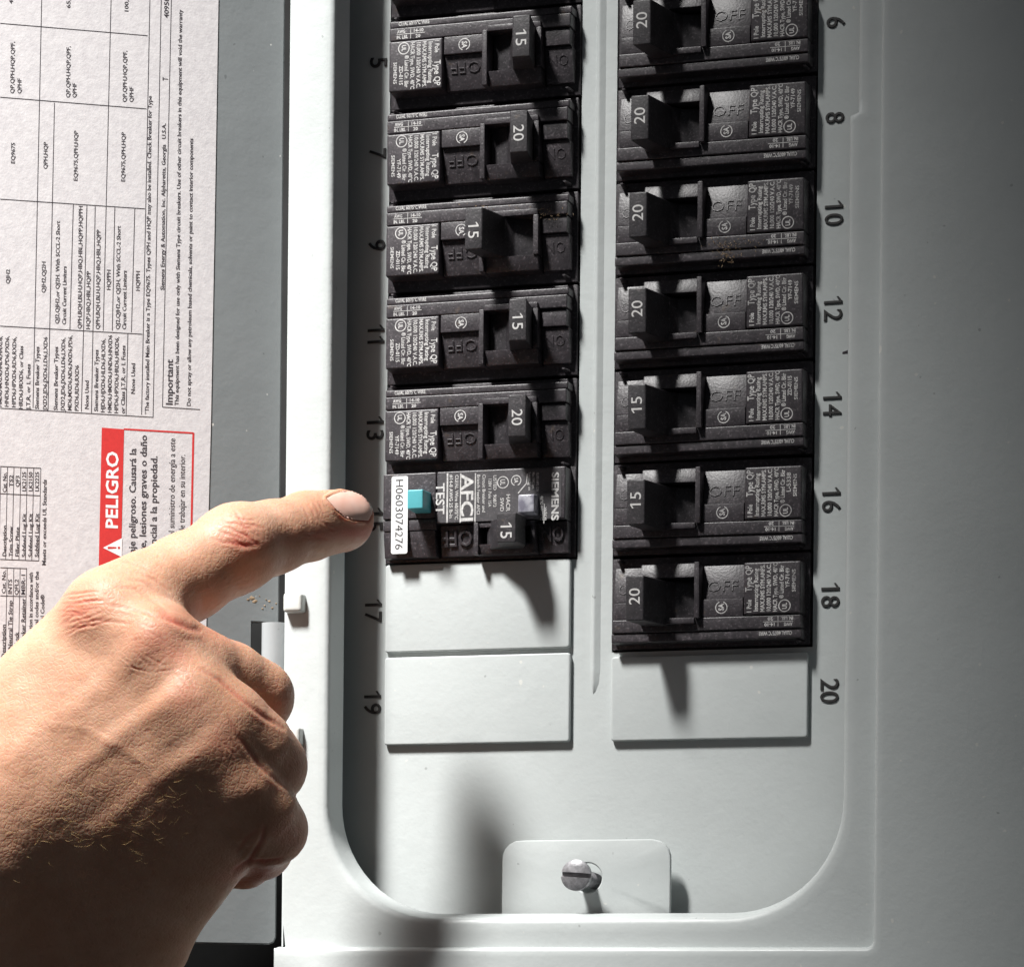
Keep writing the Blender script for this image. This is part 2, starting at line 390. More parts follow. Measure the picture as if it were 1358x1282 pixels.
# raised outer face beyond the step: stepped section swept along the inner corner
bm = bmesh.new()
def lpath(off, rr):
    x1, zb = 105.5 + off, -127.9 - off
    p = [(FLX - 1.5, zb), (-40, zb), (0, zb), (60, zb)]
    for i in range(9):
        a = math.radians(270 + 90 * i / 8); p.append((x1 - rr + rr * math.cos(a), zb + rr + rr * math.sin(a)))
    p += [(x1, -60), (x1, 40), (x1, 120), (x1, 205)]
    return p
secs = [(-.25, 20.2, 1.8), (0.0, 21.6, 2.0), (.15, 22.4, 2.1), (.5, 22.95, 2.5), (1.1, 23.15, 3.0), (2.5, 23.2, 4.0)]
vv = [[bm.verts.new(V(x, z, hh)) for x, z in lpath(off, rr)] for off, hh, rr in secs]
far = [(FLX - 1.5, -330), (-40, -330), (0, -330), (60, -330)] + [(104 + 30 * i, -330) for i in range(1, 5)] + [(330, -330)] + [(330, -330 + 50 * i) for i in range(1, 5)] + [(330, -60), (330, 40), (330, 120), (330, 205)]
vv.append([bm.verts.new(V(x, z, 23.2)) for x, z in far])
for a, b_ in zip(vv, vv[1:]):
    for i in range(len(a) - 1): bm.faces.new((a[i], a[i + 1], b_[i + 1], b_[i]))
# rolled left edge of the lower face and its flank
la = [v[0] for v in vv[2:]]
prev = la
for dx, hh in ((-.5, 22.6), (-.8, 21.6), (-.8, -95)):
    cur = [bm.verts.new((v.co.x + 0, v.co.y, v.co.z)) for v in la]
    for c_, v in zip(cur, la): c_.co.x = (FLX - 1.5 + dx) / 1000; c_.co.y = -min(hh, -v.co.y * 1000) / 1000
    for i in range(len(cur) - 1): bm.faces.new((prev[i], prev[i + 1], cur[i + 1], cur[i]))
    prev = cur
bmesh.ops.recalc_face_normals(bm, faces=bm.faces)
o = link_mesh('outer_face', mesh_from('outer_face', bm, True, 50), M['panel'], cover); o.matrix_parent_inverse = cover.matrix_basis.inverted()
# left edge flange of the band
bm = bmesh.new()
prof = [(FLX, 21.0), (FLX - .45, 20.85), (FLX - .7, 20.3), (FLX - .7, -95)]
ra = [[bm.verts.new(V(x, z, hh)) for x, hh in prof] for z in (205, -127.6)]
for i in range(len(prof) - 1): bm.faces.new((ra[0][i], ra[0][i + 1], ra[1][i + 1], ra[1][i]))
bmesh.ops.recalc_face_normals(bm, faces=bm.faces)
o = link_mesh('side_flange', mesh_from('side_flange', bm, True, 50), M['panel'], cover); o.matrix_parent_inverse = cover.matrix_basis.inverted()
# screw tab bent up from the lower lip, with its round hole
tab_c = (24.6, -108.6); tr = 4.0
bm = bmesh.new()
outl = rrect(.4, 47.6, -119.2, -98.3, 5.0, 6, (1, 1, 0, 0))
H0, H1 = 5.9, 7.3
def radial(poly, c, n=48):
    out = []
    for k in range(n):
        a = 2 * math.pi * k / n; d = (math.cos(a), math.sin(a)); best = None
        for (x0, z0), (x1, z1) in zip(poly, poly[1:] + poly[:1]):
            ex, ez = x1 - x0, z1 - z0; den = d[0] * ez - d[1] * ex
            if abs(den) < 1e-9: continue
            t = ((x0 - c[0]) * ez - (z0 - c[1]) * ex) / den; s_ = ((x0 - c[0]) * d[1] - (z0 - c[1]) * d[0]) / den
            if t > 0 and -1e-6 <= s_ <= 1 + 1e-6 and (best is None or t < best): best = t
        out.append((c[0] + d[0] * best, c[1] + d[1] * best))
    return out
ro = radial(outl, tab_c, 96)
def ringv(pts, hh): return [bm.verts.new(V(x, z, hh)) for x, z in pts]
def inset(pts, c, f): return [(c[0] + (x - c[0]) * f, c[1] + (z - c[1]) * f) for x, z in pts]
cen = (24, -110)
cir = [(tab_c[0] + tr * math.cos(2 * math.pi * k / 96), tab_c[1] + tr * math.sin(2 * math.pi * k / 96)) for k in range(96)]
seq = [ringv(ro, H0), ringv(ro, H1 - .5), ringv([(x + (.16 if x < 24 else -.16) * (abs(x - 24) > 20), z - .16 * (z > -99)) for x, z in ro], H1 - .12),
       ringv([(x + (.55 if x < 24 else -.55) * (abs(x - 24) > 20), z - .55 * (z > -99.5)) for x, z in ro], H1),
       ringv(inset(cir, tab_c, 1.08), H1), ringv(cir, H1 - .3), ringv(cir, H0)]
for a, b_ in zip(seq, seq[1:]):
    for i in range(96): bm.faces.new((a[i], a[(i + 1) % 96], b_[(i + 1) % 96], b_[i]))
for i in range(96): bm.faces.new((seq[-1][i], seq[-1][(i + 1) % 96], seq[0][(i + 1) % 96], seq[0][i]))
bmesh.ops.recalc_face_normals(bm, faces=bm.faces)
o = link_mesh('screw_tab', mesh_from('screw_tab', bm, True, 40), M['panel'], cover); o.matrix_parent_inverse = cover.matrix_basis.inverted()
# small white catch blocks on the left edge of the trim
def catch(px0, px1, py0, py1):
    (xa, za), (xb, zb) = PM(px0, py0, 24), PM(px1, py1, 24)
    bm = bmesh.new(); box(bm, xa, xb, zb, za, 17, 24.2, 1.1, 4, .3)
    o = link_mesh('catch_block', mesh_from('catch_block', bm, True, 60), M['catchpaint'], cover); o.matrix_parent_inverse = cover.matrix_basis.inverted()
M['catchpaint'] = paint('white_catch_paint', (.66, .67, .64), .4, .05, .5)
catch(374, 401, 785, 812); catch(374, 398, 962, 990)

# ================================================================== screw
def lathe(bm, prof, axis_o, axis, n=28):
    ax = Vector(axis).normalized(); t = ax.orthogonal().normalized(); b2 = ax.cross(t)
    rows = []
    for r, l in prof:
        rows.append([bm.verts.new(Vector(axis_o) + ax * (l / 1000) + (t * math.cos(2 * math.pi * k / n) + b2 * math.sin(2 * math.pi * k / n)) * (max(r, .001) / 1000)) for k in range(n)])
    for a, b_ in zip(rows, rows[1:]):
        for k in range(n): bm.faces.new((a[k], a[(k + 1) % n], b_[(k + 1) % n], b_[k]))
    return rows
sx, sz = tab_c[0] + .3, tab_c[1] - .6
screw = root('slotted_screw', 'loose slotted cover screw standing out of the tab hole at the bottom', 'screw', V(sx, sz, 0))
ax = Vector((-.06, -1, .05)).normalized()
bm = bmesh.new(); pr = [(2.1, 0)]
for k in range(14): pr += [(2.2, k * 1.0 + .3), (1.6, k * 1.0 + .8)]
pr += [(2.0, 14.6), (2.0, 15.2)]
lathe(bm, pr, (0, 0, 0), ax, 20); bmesh.ops.recalc_face_normals(bm, faces=bm.faces)
link_mesh('shank', mesh_from('shank', bm, True, 50), M['screw'], screw)
# head: two domed halves with the slot between
bm = bmesh.new()
R_, n_ = 4.15, 20
e1 = Vector((1, 0, -.07)); e1 = (e1 - ax * e1.dot(ax)).normalized(); e2 = ax.cross(e1).normalized()
if e2.z < 0: e2 = -e2
base = ax * .0152
def hd(x, y, l): return base + e1 * (x / 1000) + e2 * (y / 1000) + ax * (l / 1000)
for sg in (1, -1):
    ws = .62
    nseg, nrad = 22, 6
    grid = []
    for j in range(nrad + 1):
        row = []
        for i in range(nseg + 1):
            a = math.pi * i / nseg
            f = j / nrad
            x = R_ * f * math.cos(a); y = R_ * f * math.sin(a)
            y = max(y, 0) ; y = ws + y * (R_ - ws) / R_
            if math.hypot(x, y) > R_: x = math.copysign(math.sqrt(max(R_ ** 2 - y * y, 0)), x)
            rr = math.hypot(x, y) / R_
            row.append(bm.verts.new(hd(x, sg * y, .9 + 1.5 * math.sqrt(max(0, 1 - (rr * .93) ** 2)))))
        grid.append(row)
    for j in range(nrad):
        for i in range(nseg):
            try: bm.faces.new((grid[j][i], grid[j][i + 1], grid[j + 1][i + 1], grid[j + 1][i]))
            except ValueError: pass
    rim = grid[-1]; low = []
    for v in rim:
        q = v.co - base; low.append(bm.verts.new(v.co - ax * (q.dot(ax))))
    for i in range(nseg): bm.faces.new((rim[i], rim[i + 1], low[i + 1], low[i]))
    edge = [grid[j][nseg] for j in range(nrad, -1, -1)] + [grid[j][0] for j in range(1, nrad + 1)]
    lo2 = [bm.verts.new(v.co - ax * ((v.co - base).dot(ax) - .0007)) for v in edge]
    for i in range(len(edge) - 1): bm.faces.new((edge[i], edge[i + 1], lo2[i + 1], lo2[i]))
lathe(bm, [(0, 0), (R_ - .05, 0), (R_ - .05, .7), (0, .7)], base, ax, 28)
bmesh.ops.recalc_face_normals(bm, faces=bm.faces)
link_mesh('head', mesh_from('head', bm, True, 40), M['screw'], screw)

# ================================================================== door with its instruction label
door = root('panel_door', 'darker grey steel panel door swung open on the left carrying the printed instruction label', 'door', Vector(DH) + Vector((0, 0, -.1265)))
def DP(s, z, o=0.0):  # s mm from hinge edge, z mm up, o mm off the face
    return Vector(DH + DL * (s / 1000) + DN * (o / 1000) + np.array([0, 0, z / 1000]))
def dlink(name, me, mat, par):
    o = link_mesh(name, me, mat, par); 
    o.matrix_parent_inverse = (Matrix.Translation(door.location)).inverted() if par is door else Matrix.Identity(4)
    return o
s0, zb = 0.0, -126.9
# the slot for the hinge barrel
(hs1, hz1) = PD(336, 825); (hs0, _) = PD(384, 825); hz0 = hz1 - 36
def dbox(bm, s_a, s_b, z_a, z_b, o_a, o_b, bev=.4):
    vs = [bm.verts.new(DP(s, z, o)) for o in (o_a, o_b) for s, z in ((s_a, z_a), (s_b, z_a), (s_b, z_b), (s_a, z_b))]
    fs = [bm.faces.new([vs[i] for i in f]) for f in ((0, 1, 2, 3), (7, 6, 5, 4), (0, 4, 5, 1), (1, 5, 6, 2), (2, 6, 7, 3), (3, 7, 4, 0))]
    bmesh.ops.recalc_face_normals(bm, faces=fs)
    if bev: bmesh.ops.bevel(bm, geom=list(set(e for f in fs for e in f.edges)), offset=bev / 1000, segments=2, affect='EDGES', clamp_overlap=True)
bm = bmesh.new()
# one outline with the hinge notch cut out of its right edge
hsn = PD(334.5, 830)[0]
outl = [(0, 205), (0, hz1), (hsn, hz1), (hsn, hz0), (0, hz0), (0, zb + 2), (.6, zb + .6), (2, zb), (240, zb), (240, 205)]
a = [bm.verts.new(DP(s, z, 0)) for s, z in outl]; b_ = [bm.verts.new(DP(s, z, -1.6)) for s, z in outl]
f1 = bm.faces.new(a); f2 = bm.faces.new(b_[::-1])
for i in range(len(outl)): bm.faces.new((a[i], b_[i], b_[(i + 1) % len(outl)], a[(i + 1) % len(outl)]))
bmesh.ops.recalc_face_normals(bm, faces=bm.faces)
bmesh.ops.bevel(bm, geom=list(f1.edges), offset=.0004, segments=2, affect='EDGES', clamp_overlap=True)
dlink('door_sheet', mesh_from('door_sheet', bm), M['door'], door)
# hinge barrel curled from the sheet
bm = bmesh.new()
sA = PD(345, 830)[0]; sB = PD(381, 830)[0]; sc = (sA + sB) / 2; rad = (sA - sB) / 2
prof = []
for i in range(15):
    a_ = math.radians(200 - i * 20); prof.append((sc + rad * math.cos(a_) * 1.0, 2.6 + (rad * .85) * math.sin(a_)))
ro_ = [[bm.verts.new(DP(s, z, o)) for s, o in prof] for z in (hz1 - .4, hz0 + .4)]
ri_ = [[bm.verts.new(DP(sc + (s - sc) * .72, z, 2.2 + (o - 2.2) * .72)) for s, o in prof] for z in (hz1 - .4, hz0 + .4)]
for i in range(14):
    bm.faces.new((ro_[0][i], ro_[0][i + 1], ro_[1][i + 1], ro_[1][i])); bm.faces.new((ri_[0][i], ri_[1][i], ri_[1][i + 1], ri_[0][i + 1]))
    bm.faces.new((ro_[0][i], ri_[0][i], ri_[0][i + 1], ro_[0][i + 1])); bm.faces.new((ro_[1][i], ro_[1][i + 1], ri_[1][i + 1], ri_[1][i]))
bmesh.ops.recalc_face_normals(bm, faces=bm.faces)
M['hingepaint'] = paint('hinge_grey_paint', (.40, .42, .43), .4, .05, .3)
dlink('hinge_barrel', mesh_from('hinge_barrel', bm, True, 50), M['hingepaint'], door)
# rust blisters near the hinge and a thin scratch
bm = bmesh.new()
for px, py, r in ((334, 793, 1.0), (338, 797, .8), (329, 795, .5), (351, 803, .35), (357, 797, .45), (348, 807, .3), (366, 800, .3), (361, 806, .35), (353, 795, .25), (344, 790, .25)):
    s, z = PD(px, py); n = 9; c = bm.verts.new(DP(s, z, .22)); rg = []
    for k in range(n):
        q = r * (.6 + .6 * random.random()); rg.append(bm.verts.new(DP(s + q * math.cos(6.283 * k / n), z + q * .7 * math.sin(6.283 * k / n), .02)))
    for k in range(n): bm.faces.new((c, rg[k], rg[(k + 1) % n]))
bmesh.ops.recalc_face_normals(bm, faces=bm.faces)
r_ = dlink('rust_blisters', mesh_from('rust', bm, True), M['rust'], door); r_['kind'] = 'stuff'
# label sheet
bm = bmesh.new()
pe = [PD(289.6, 0), PD(284.6, 290), PD(279.6, 560), PD(276.2, 689)]
k_ = (pe[-1][0] - pe[0][0]) / (pe[-1][1] - pe[0][1])
edge = [(pe[0][0] + k_ * (190 - pe[0][1]), 190)] 
for q in pe: edge.append(q)
edge.append((pe[-1][0] + k_ * (-100 - pe[-1][1]), -100))
outl = edge + [(225, -100), (225, 190)]
a = [bm.verts.new(DP(s, z, .26)) for s, z in outl]; b_ = [bm.verts.new(DP(s, z, .03)) for s, z in outl]
bm.faces.new(a)
for i in range(len(outl)): bm.faces.new((a[i], b_[i], b_[(i + 1) % len(outl)], a[(i + 1) % len(outl)]))
bmesh.ops.recalc_face_normals(bm, faces=bm.faces)
label = dlink('instruction_label', mesh_from('instruction_label', bm), M['paper'], door)
def lab_link(o):
    o.parent = label
TU = DL            # letters' up points away from the hinge
TD = np.array([0, 0, 1.0])
def dpx(px, py, o=.30): s, z = PD(px, py); return DP(s, z, o)
def cap_mm(px, py, capx): return abs(PD(px, py)[0] - PD(px - capx, py)[0])
blk = Ink(); red = Ink(); wht = Ink()
def T(ink, t, x, y0, y1, cap=5.2, bold=0.0, vis=None, o=.30):
    """text from y0 (bottom) up to y1 (top); vis = the visible tail used for its scale"""
    _, za = PD(x, y0); _, zb_ = PD(x, y1); L = zb_ - za
    c = cap_mm(x, (y0 + y1) / 2, cap)
    x1 = x - .0095 * 0
    if vis:
        w_ = glyphs(vis, bold)[2]; wf = glyphs(t, bold)[2]; start = zb_ - L * wf / w_
        s, _z = PD(x, y1); ink.text(t, DP(s, start, o), TD, TU, L * wf / w_, c, bold)
    else:
        s, _z = PD(x, y0); ink.text(t, DP(s, za, o), TD, TU, L, c, bold)
B = .020
for t, x, y0, y1, *k in [
    ('42,000', 17, 6, -22), ('65,000', 93, 12, -16), ('100,000', 170, 18, -14), ('409580', 223.5, 25, -8, 6.0),
    ('QP,QPH,HQP,QPF,', 18.5, 125, 56), ('QPHF', 28, 125, 105), ('QP,QPH,HQP,QPF,', 92.5, 130.6, 62), ('QPHF', 101, 130.6, 111),
    ('QP,QPH,HQP,QPF,', 167.5, 136.5, 68), ('QPHF', 176.5, 136.5, 116), ('EQ9675', 19.5, 218, 190), ('QPH,HQP', 62.5, 225, 189),
    ('EQ9675,QPH,HQP', 102.5, 241, 174), ('EQ9675,QPH,HQP', 165.5, 242, 176),
    ('*The factory installed Main Breaker is a Type EQ9675. Types QPH and HQP may also be installed. Check Breaker for Type', 197, 550, 127.6),
    ('Siemens Energy & Automation, Inc. Alpharetta, Georgia   U.S.A.', 217.6, 385.4, 164), ('T', 222.5, 108, 103.5, 7),
    ('This equipment has been designed for use only with Siemens Type circuit breakers. Use of other circuit breakers in this equipment will void the warranty', 236.5, 538, 13),
    ('Do not spray or allow any petroleum based chemicals, solvents or paint to contact interior components', 252.5, 539, 184),
    ('HMD6,HMXD6,HND6,HNXD6,', 2, 540, 446), ('HND6,HNXD6,PD6,PXD6,', 11, 540, 446), ('HPD6,HPXD6,RD6,RXD6,', 20.5, 541, 447), ('HRD6,HRXD6, or Class', 29.8, 543, 459),
    ('J,T,R, or L Fuses', 39.6, 543, 483), ('QJH2', 12.8, 377, 357.6), ('Siemens Breaker Types', 51.2, 543, 460), ('JXD2,JD6,JXD6,LD6,LXD6', 61.8, 544, 447),
    ('QJH2,QJ2H', 60, 389, 347.5), ('Siemens Breaker Types', 76, 544.5, 460), ('JXD2,JD6,JXD6,LD6,LXD6,', 85.4, 545, 448), ('MD6,MXD6,ND6,NXD6,PD6,', 94.6, 545, 445),
    ('PXD6,RD6,RXD6', 103.8, 545.5, 484.6), ('QJ2,QJH2,or QJ2H. With SCCL-2 Short', 78, 430, 293.5), ('Circuit Current Limiters', 87.3, 431, 353.5),
    ('QPH,BQH,BLH,HQP,HBQ,HBL,HQPP,HQPPH', 107.8, 436.7, 273.7), ('None Used', 117.2, 543, 505), ('HQP,HBQ,HBL,HQPP', 119, 437.4, 360),
    ('Siemens Breaker Types', 129.6, 546, 464), ('HJD6,HJXD6,HLD6,HLXD6,', 138.5, 547.5, 449.5), ('HMD6,HMXD6,HND6,HNXD6', 147.6, 548, 444.7), ('HPD6,HPXD6,HRD6,HRXD6,', 156.4, 548.7, 447),
    ('or Class J,T,R, or L Fuses', 165.2, 549, 458.5), ('QPH,BQH,BLH,HQP,HBQ,HBL,HQPP', 131.8, 437.4, 305), ('HQPPH', 146.3, 385.4, 358.3),
    ('QJ2,QJH2,or QJ2H, With SCCL-2 Short', 158.4, 437.4, 300), ('Circuit Current Limiters', 167, 437.4, 359.3), ('None Used', 178.6, 523, 482), ('HQPPH', 185, 386.6, 360),
    ('Cat. No.', 8.4, 653, 626.5), ('TS2', 17, 646, 630), ('QF3', 25.6, 646, 631), ('LK2125', 34.2, 652, 626), ('LK2150', 42.8, 652, 626), ('LK2225', 51.4, 652, 626),
    ('Description', 8.2, 738, 697), ('Trim Screw', 16.6, 738, 698), ('Filler Plate', 25.2, 738.5, 699), ('Subfeed Lug Kit', 34, 739, 681), ('Subfeed Lug Kit', 42.5, 739, 681), ('Subfeed Lug Kit', 51, 739, 681),
    ('Meets or exceeds UL Standards', 60.6, 750, 636), ('Cat. No.', 7.2, 787, 756), ('INTS', 15.6, 788, 768), ('QFL2', 24.2, 789, 768), ('MBR-1', 33, 789, 762),
    ('Description', 6.8, 873, 828), ('Ins. Neutral Tie Strap', 15.4, 876, 796), ('Door Lock', 24, 874, 838), ('Breaker Retainer', 32.8, 858, 793),
    ]:
    T(blk, t, x, y0, y1, *(k or [5.0]), bold=B)
T(blk, 'Installation in accordance with', 43.5, 825, 759, 5.0, B, 'n in accordance with'); T(blk, 'Local codes and/or the', 51.2, 827, 757.6, 5.0, B, 'al codes and/or the'); T(blk, 'National Electrical Code®', 58.8, 814, 788.5, 5.0, B, 'Code®')
T(blk, 'Important', 228.5, 538, 477, 8.6, .022)
T(blk, 'Voltaje peligroso. Causará la', 180.4, 733.8, 594.8, 8.6, .020, 'aje peligroso. Causará la')
T(blk, 'muerte, lesiones graves o daño', 194.6, 726.7, 577.4, 8.6, .020, 'e, lesiones graves o daño')
T(blk, 'substancial a la propiedad.', 208.4, 722, 605, 8.6, .020, 'ncial a la propiedad.')
T(blk, 'Desconecte el suministro de energía a este', 232.2, 711, 581.6, 7.8, .006, 'el suministro de energía a este')
T(blk, 'antes de trabajar en su interior.', 245.4, 701, 603.2, 7.8, .006, 'e trabajar en su interior.')
def LN(x0, y0, x1, y1, w=.16, ink=None): (ink or blk).line(dpx(x0, y0, .31), dpx(x1, y1, .31), w, DN)
for q in [(55, 0, 43.5, 541), (72, 137, 63.4, 544), (147, 0, 136.6, 438.6), (97, 270.6, 92.4, 437.4), (115, 273, 107.6, 546), (126, 274, 121, 547.5),
          (152, 274, 148.7, 438.6), (178.5, 276.6, 174, 441), (169.3, 443, 166.9, 550), (198.5, 0, 187.5, 550), (213.5, 0, 202.7, 553.5), (227, 0, 215.2, 540),
          (0, 31.6, 195.5, 48), (0, 129.5, 194, 145), (0, 264.5, 192, 277.4), (0, 432.6, 188.6, 443.5), (0, 541.4, 203, 553.5), (215.2, 540, 265, 543.3),
          (0, 618.6, 54.2, 621), (0, 654.6, 52.8, 657.4), (0, 741.6, 51.4, 743.6), (0, 752.6, 35.2, 754), (0, 790, 34.3, 790.8), (0, 876, 33, 878)]:
    LN(*q, w=.19)
for x in (.8, 9.8, 18.3, 27.4, 36, 44.5, 53.9): LN(x, 619 + x * .04, x - 2.6, 742 + x * .03, .15)
for x in (9.3, 18.1, 26.5, 35.1): LN(x, 753, x - 2.4, 877, .15)
# red warning field, its frame, the triangle
def quad(ink, pts, o): ink.poly([dpx(x, y, o) for x, y in pts])
quad(red, [(134.8, 567.2), (164.3, 569.5), (159.2, 790), (129.8, 790)], .32)
LN(164, 569.2, 256.4, 574.5, .45, red); LN(256.2, 574, 251.6, 800, .55, red)
T(wht, 'PELIGRO', 155.6, 702, 599.5, 15.4, .022, o=.36)
quad(wht, [(136.4, 726.4), (161.8, 713.5), (161.2, 738.8)], .36)
mark = Ink(); quad(mark, [(142.5, 725.0), (142.5, 727.8), (154, 727.2), (154, 725.4)], .40); quad(mark, [(156, 725.0), (156, 727.8), (158.8, 727.8), (158.8, 725.0)], .40)
for ink, nm, mt in ((blk, 'black_lettering', 'black_ink'), (red, 'red_warning_field', 'red_ink'), (wht, 'white_lettering', 'paper_white'), (mark, 'exclamation_mark', 'red_ink')):
    lab_link(ink.build(nm, M[mt], None))

# ================================================================== circuit breakers
def blk_link(name, me, mat, par): return link_mesh(name, me, mat, par)
HC = BL / 2
def breaker_meshes(strip=11.2):
    m = {}
    bm = bmesh.new(); X = lambda u: u - HC
    box(bm, X(0), X(BL), -12.3, 12.3, -40, .8, .3)                         # body below the cover
    box(bm, X(1.2), X(17.0), -9.4, 4.9, .6, 6.6, .5, 3, .2)              # rating block
    box(bm, X(17.1), X(28.6), .1, 4.9, .6, 6.1, .3)                        # shelf with the round mark
    box(bm, X(17.1), X(28.6), -9.2, .05, .6, 6, .3, 2, 0, (3.0, 5.2))      # sloped OFF field
    box(bm, X(1.3), X(53.2), 4.95, 8.5, .6, 6.2, .35, 3)                   # wire strip, inner
    box(bm, X(1.1), X(53.6), 8.5, strip, .6, 5.75, .4, 3, .1)                # wire strip, outer
    # boss round the handle slot
    box(bm, X(28.7), X(30.1), -9.7, 5.3, .6, 8.0, .3); box(bm, X(30.1), X(45.2), 5.0, 6.6, .6, 7.6, .3)
    box(bm, X(30.1), X(45.2), -9.7, -5.8, .6, 7.0, .35, 2, 0, (5.8, 7.2)); box(bm, X(43.9), X(45.4), -5.8, 5.0, .6, 7.6, .3)
    box(bm, X(45.5), X(53.0), .1, 4.9, .6, 5.4, .35, 2, .15)               # inner end, flat and sloped
    box(bm, X(45.5), X(53.3), -9.4, .05, .6, 5, .35, 2, 0, (2.6, 4.6))
    for u, v in ((2.6, 11.7), (52.0, -11.3)):
        c = V(X(u), v, .6); r1, r2, hh = 1.0, .45, 4.4
        ra = [bm.verts.new(c + Vector((math.cos(k) * r1 / 1000, 0, math.sin(k) * r1 * .55 / 1000))) for k in np.linspace(0, 6.283, 9)[:-1]]
        rb = [bm.verts.new(c + Vector((math.cos(k) * r2 / 1000, -hh / 1000, math.sin(k) * r2 * .5 / 1000))) for k in np.linspace(0, 6.283, 9)[:-1]]
        for k in range(8): bm.faces.new((ra[k], ra[(k + 1) % 8], rb[(k + 1) % 8], rb[k]))
        bm.faces.new(rb)
    bmesh.ops.recalc_face_normals(bm, faces=bm.faces)
    m['body'] = mesh_from('breaker_body', bm, True, 35); m['body'].materials.append(M['black'])
    # embossed ON and OFF follow the sloped fields
    ink = Ink()
    sl = np.array([0, -(5.2 - 3.0), 9.25]); sl = sl / np.linalg.norm(sl)
    def emb(t, u, v, hgt, L, cap): ink.text(t, V(X(u), v, hgt), (-1, 0, 0), tuple(-sl), L, cap, -.02, ext=.03)
    emb('OFF', 27.4, -2.0, 4.75, 8.6, 3.0); emb('ON', 52.2, -2.0, 4.15, 5.6, 3.0)
    me = bpy.data.meshes.new('emb'); me.from_pydata(np.concatenate(ink.v).tolist(), [], ink.f); me.materials.append(M['black']); m['emb'] = me
    return m
BM = breaker_meshes(); BML = breaker_meshes(10.6)
def handle_mesh(lean, v0=-6.1, v1=5.2, name='handle', tw=2.45, ht=18.0, hb=10.5):
    """lean: how far the tip stands off the pivot, in mm"""
    bm = bmesh.new(); pv = 36.8 - HC; L = lean
    s = 1 if L > 0 else -1
    poly = [(pv + L - tw, ht - .35), (pv + L + tw, ht - .35), (pv + L * .62 + tw + .7, 7.0), (pv + L * .5 + 4.2, 4.4), (pv + 6.4, 3.0), (pv + 6.6, 1.5),
            (pv - 6.6, 1.5), (pv - 6.4, 3.0), (pv + L * .5 - 4.2, 4.4), (pv + L * .62 - tw - .7, 7.0)]
    prism(bm, poly, v0, v1, .4, 3)
    me = mesh_from(name, bm, True, 35); me.materials.append(M['handle']); return me, (pv + L, ht - .35 + .02, (v0 + v1) / 2)
HON, hon = handle_mesh(6.0); HONR, honr = handle_mesh(6.8, -5.0, 6.9, ht=19.2); HOFF, hoff = handle_mesh(-6.6)
DT, DU = (0, 0, -1), (1, 0, 0)
def amp_mesh(t, spot, cap=2.9):
    ink = Ink(); w = 4.4 if t != '1' else 2
    ink.text(t, V(spot[0] - cap / 2, spot[2] + w / 2 - .4, spot[1] + .03), DT, DU, w, cap, .004, res=4)
    ink.flags(t, V(spot[0] - cap / 2, spot[2] + w / 2 - .4, spot[1] + .03), DT, DU, w, cap, .004)
    me = bpy.data.meshes.new('amp'); me.from_pydata(np.concatenate(ink.v).tolist(), [], ink.f); me.materials.append(M['amp_ink']); return me
AMP = {(t, on, sd): amp_mesh(t, (hon if sd == 'L' else honr) if on else hoff) for t in ('15', '20') for on in (True, False) for sd in 'LR'}
def rating_mesh(code):
    ink = Ink(); X = lambda u: u - HC; h = 6.63
    def tx(t, u, v, L, cap, bold=.02): ink.text(t, V(X(u), v, h), DT, DU, L, cap, bold)
    tx('1 Pole', 14.7, 4.3, 3.6, 1.25); tx('Type QP', 14.6, -1.4, 7.0, 1.75, .015)
    tx('Interrupting Rating', 12.9, 3.9, 11.4, 1.15); tx('MAX.RMS SYM.AMPS.', 11.15, 4.1, 12.6, 1.1)
    tx('10,000 120/240 V.A.C.', 9.45, 4.1, 12.7, 1.1); tx('HACR Type, SWD, 40°C', 7.7, 4.1, 12.9, 1.1)
    tx('® Listed Cir. Bkr', 6.0, .6, 8.8, 1.1); tx(code, 4.4, -2.2, 5.2, 1.05); tx('SIEMENS', 2.75, -1.0, 6.0, .95, .01)
    c = V(X(5.7), 2.6, h); ink.ring(c, 1.55, .26, DT, DU); tx('UL', 5.1, 3.5, 1.7, 1.2, .03)
    # wire table
    h2 = 6.23
    ink.text('CU/AL 60/75°C WIRE', V(X(3.8), 9.2, 5.79), (1, 0, 0), (0, 0, 1), 9.0, 1.0, .02)
    ink.text('AWG', V(X(3.6), 7.0, h2), (1, 0, 0), (0, 0, 1), 2.3, .85, .03); ink.text('14-10', V(X(8.2), 7.0, h2), (1, 0, 0), (0, 0, 1), 3.0, .85, .03)
    ink.text('IN. LBS.', V(X(3.4), 5.45, h2), (1, 0, 0), (0, 0, 1), 3.3, .85, .03); ink.text('20', V(X(8.9), 5.45, h2), (1, 0, 0), (0, 0, 1), 1.4, .85, .03)
    nn = (0, -1, 0); ink.line(V(X(3.4), 6.68, h2), V(X(11.6), 6.68, h2), .16, nn); ink.line(V(X(7.5), 5.3, h2), V(X(7.5), 8.0, h2), .16, nn)
    # round certification mark
    c = V(X(23.0), 2.45, 6.13); ink.ring(c, 1.55, .24, DT, DU, 28, (20, 340)); ink.text('SA', V(X(22.35), 3.3, 6.13), DT, DU, 1.9, 1.4, .03)
    me = bpy.data.meshes.new('rating'); me.from_pydata(np.concatenate(ink.v).tolist(), [], ink.f); me.materials.append(M['white_ink']); return me
CODES = {'YF-7149': None, 'ZD-0115': None, 'L-5338': None}
for c_ in CODES: CODES[c_] = rating_mesh(c_)
GL, GR = 'breakers in the left column', 'breakers in the right column'
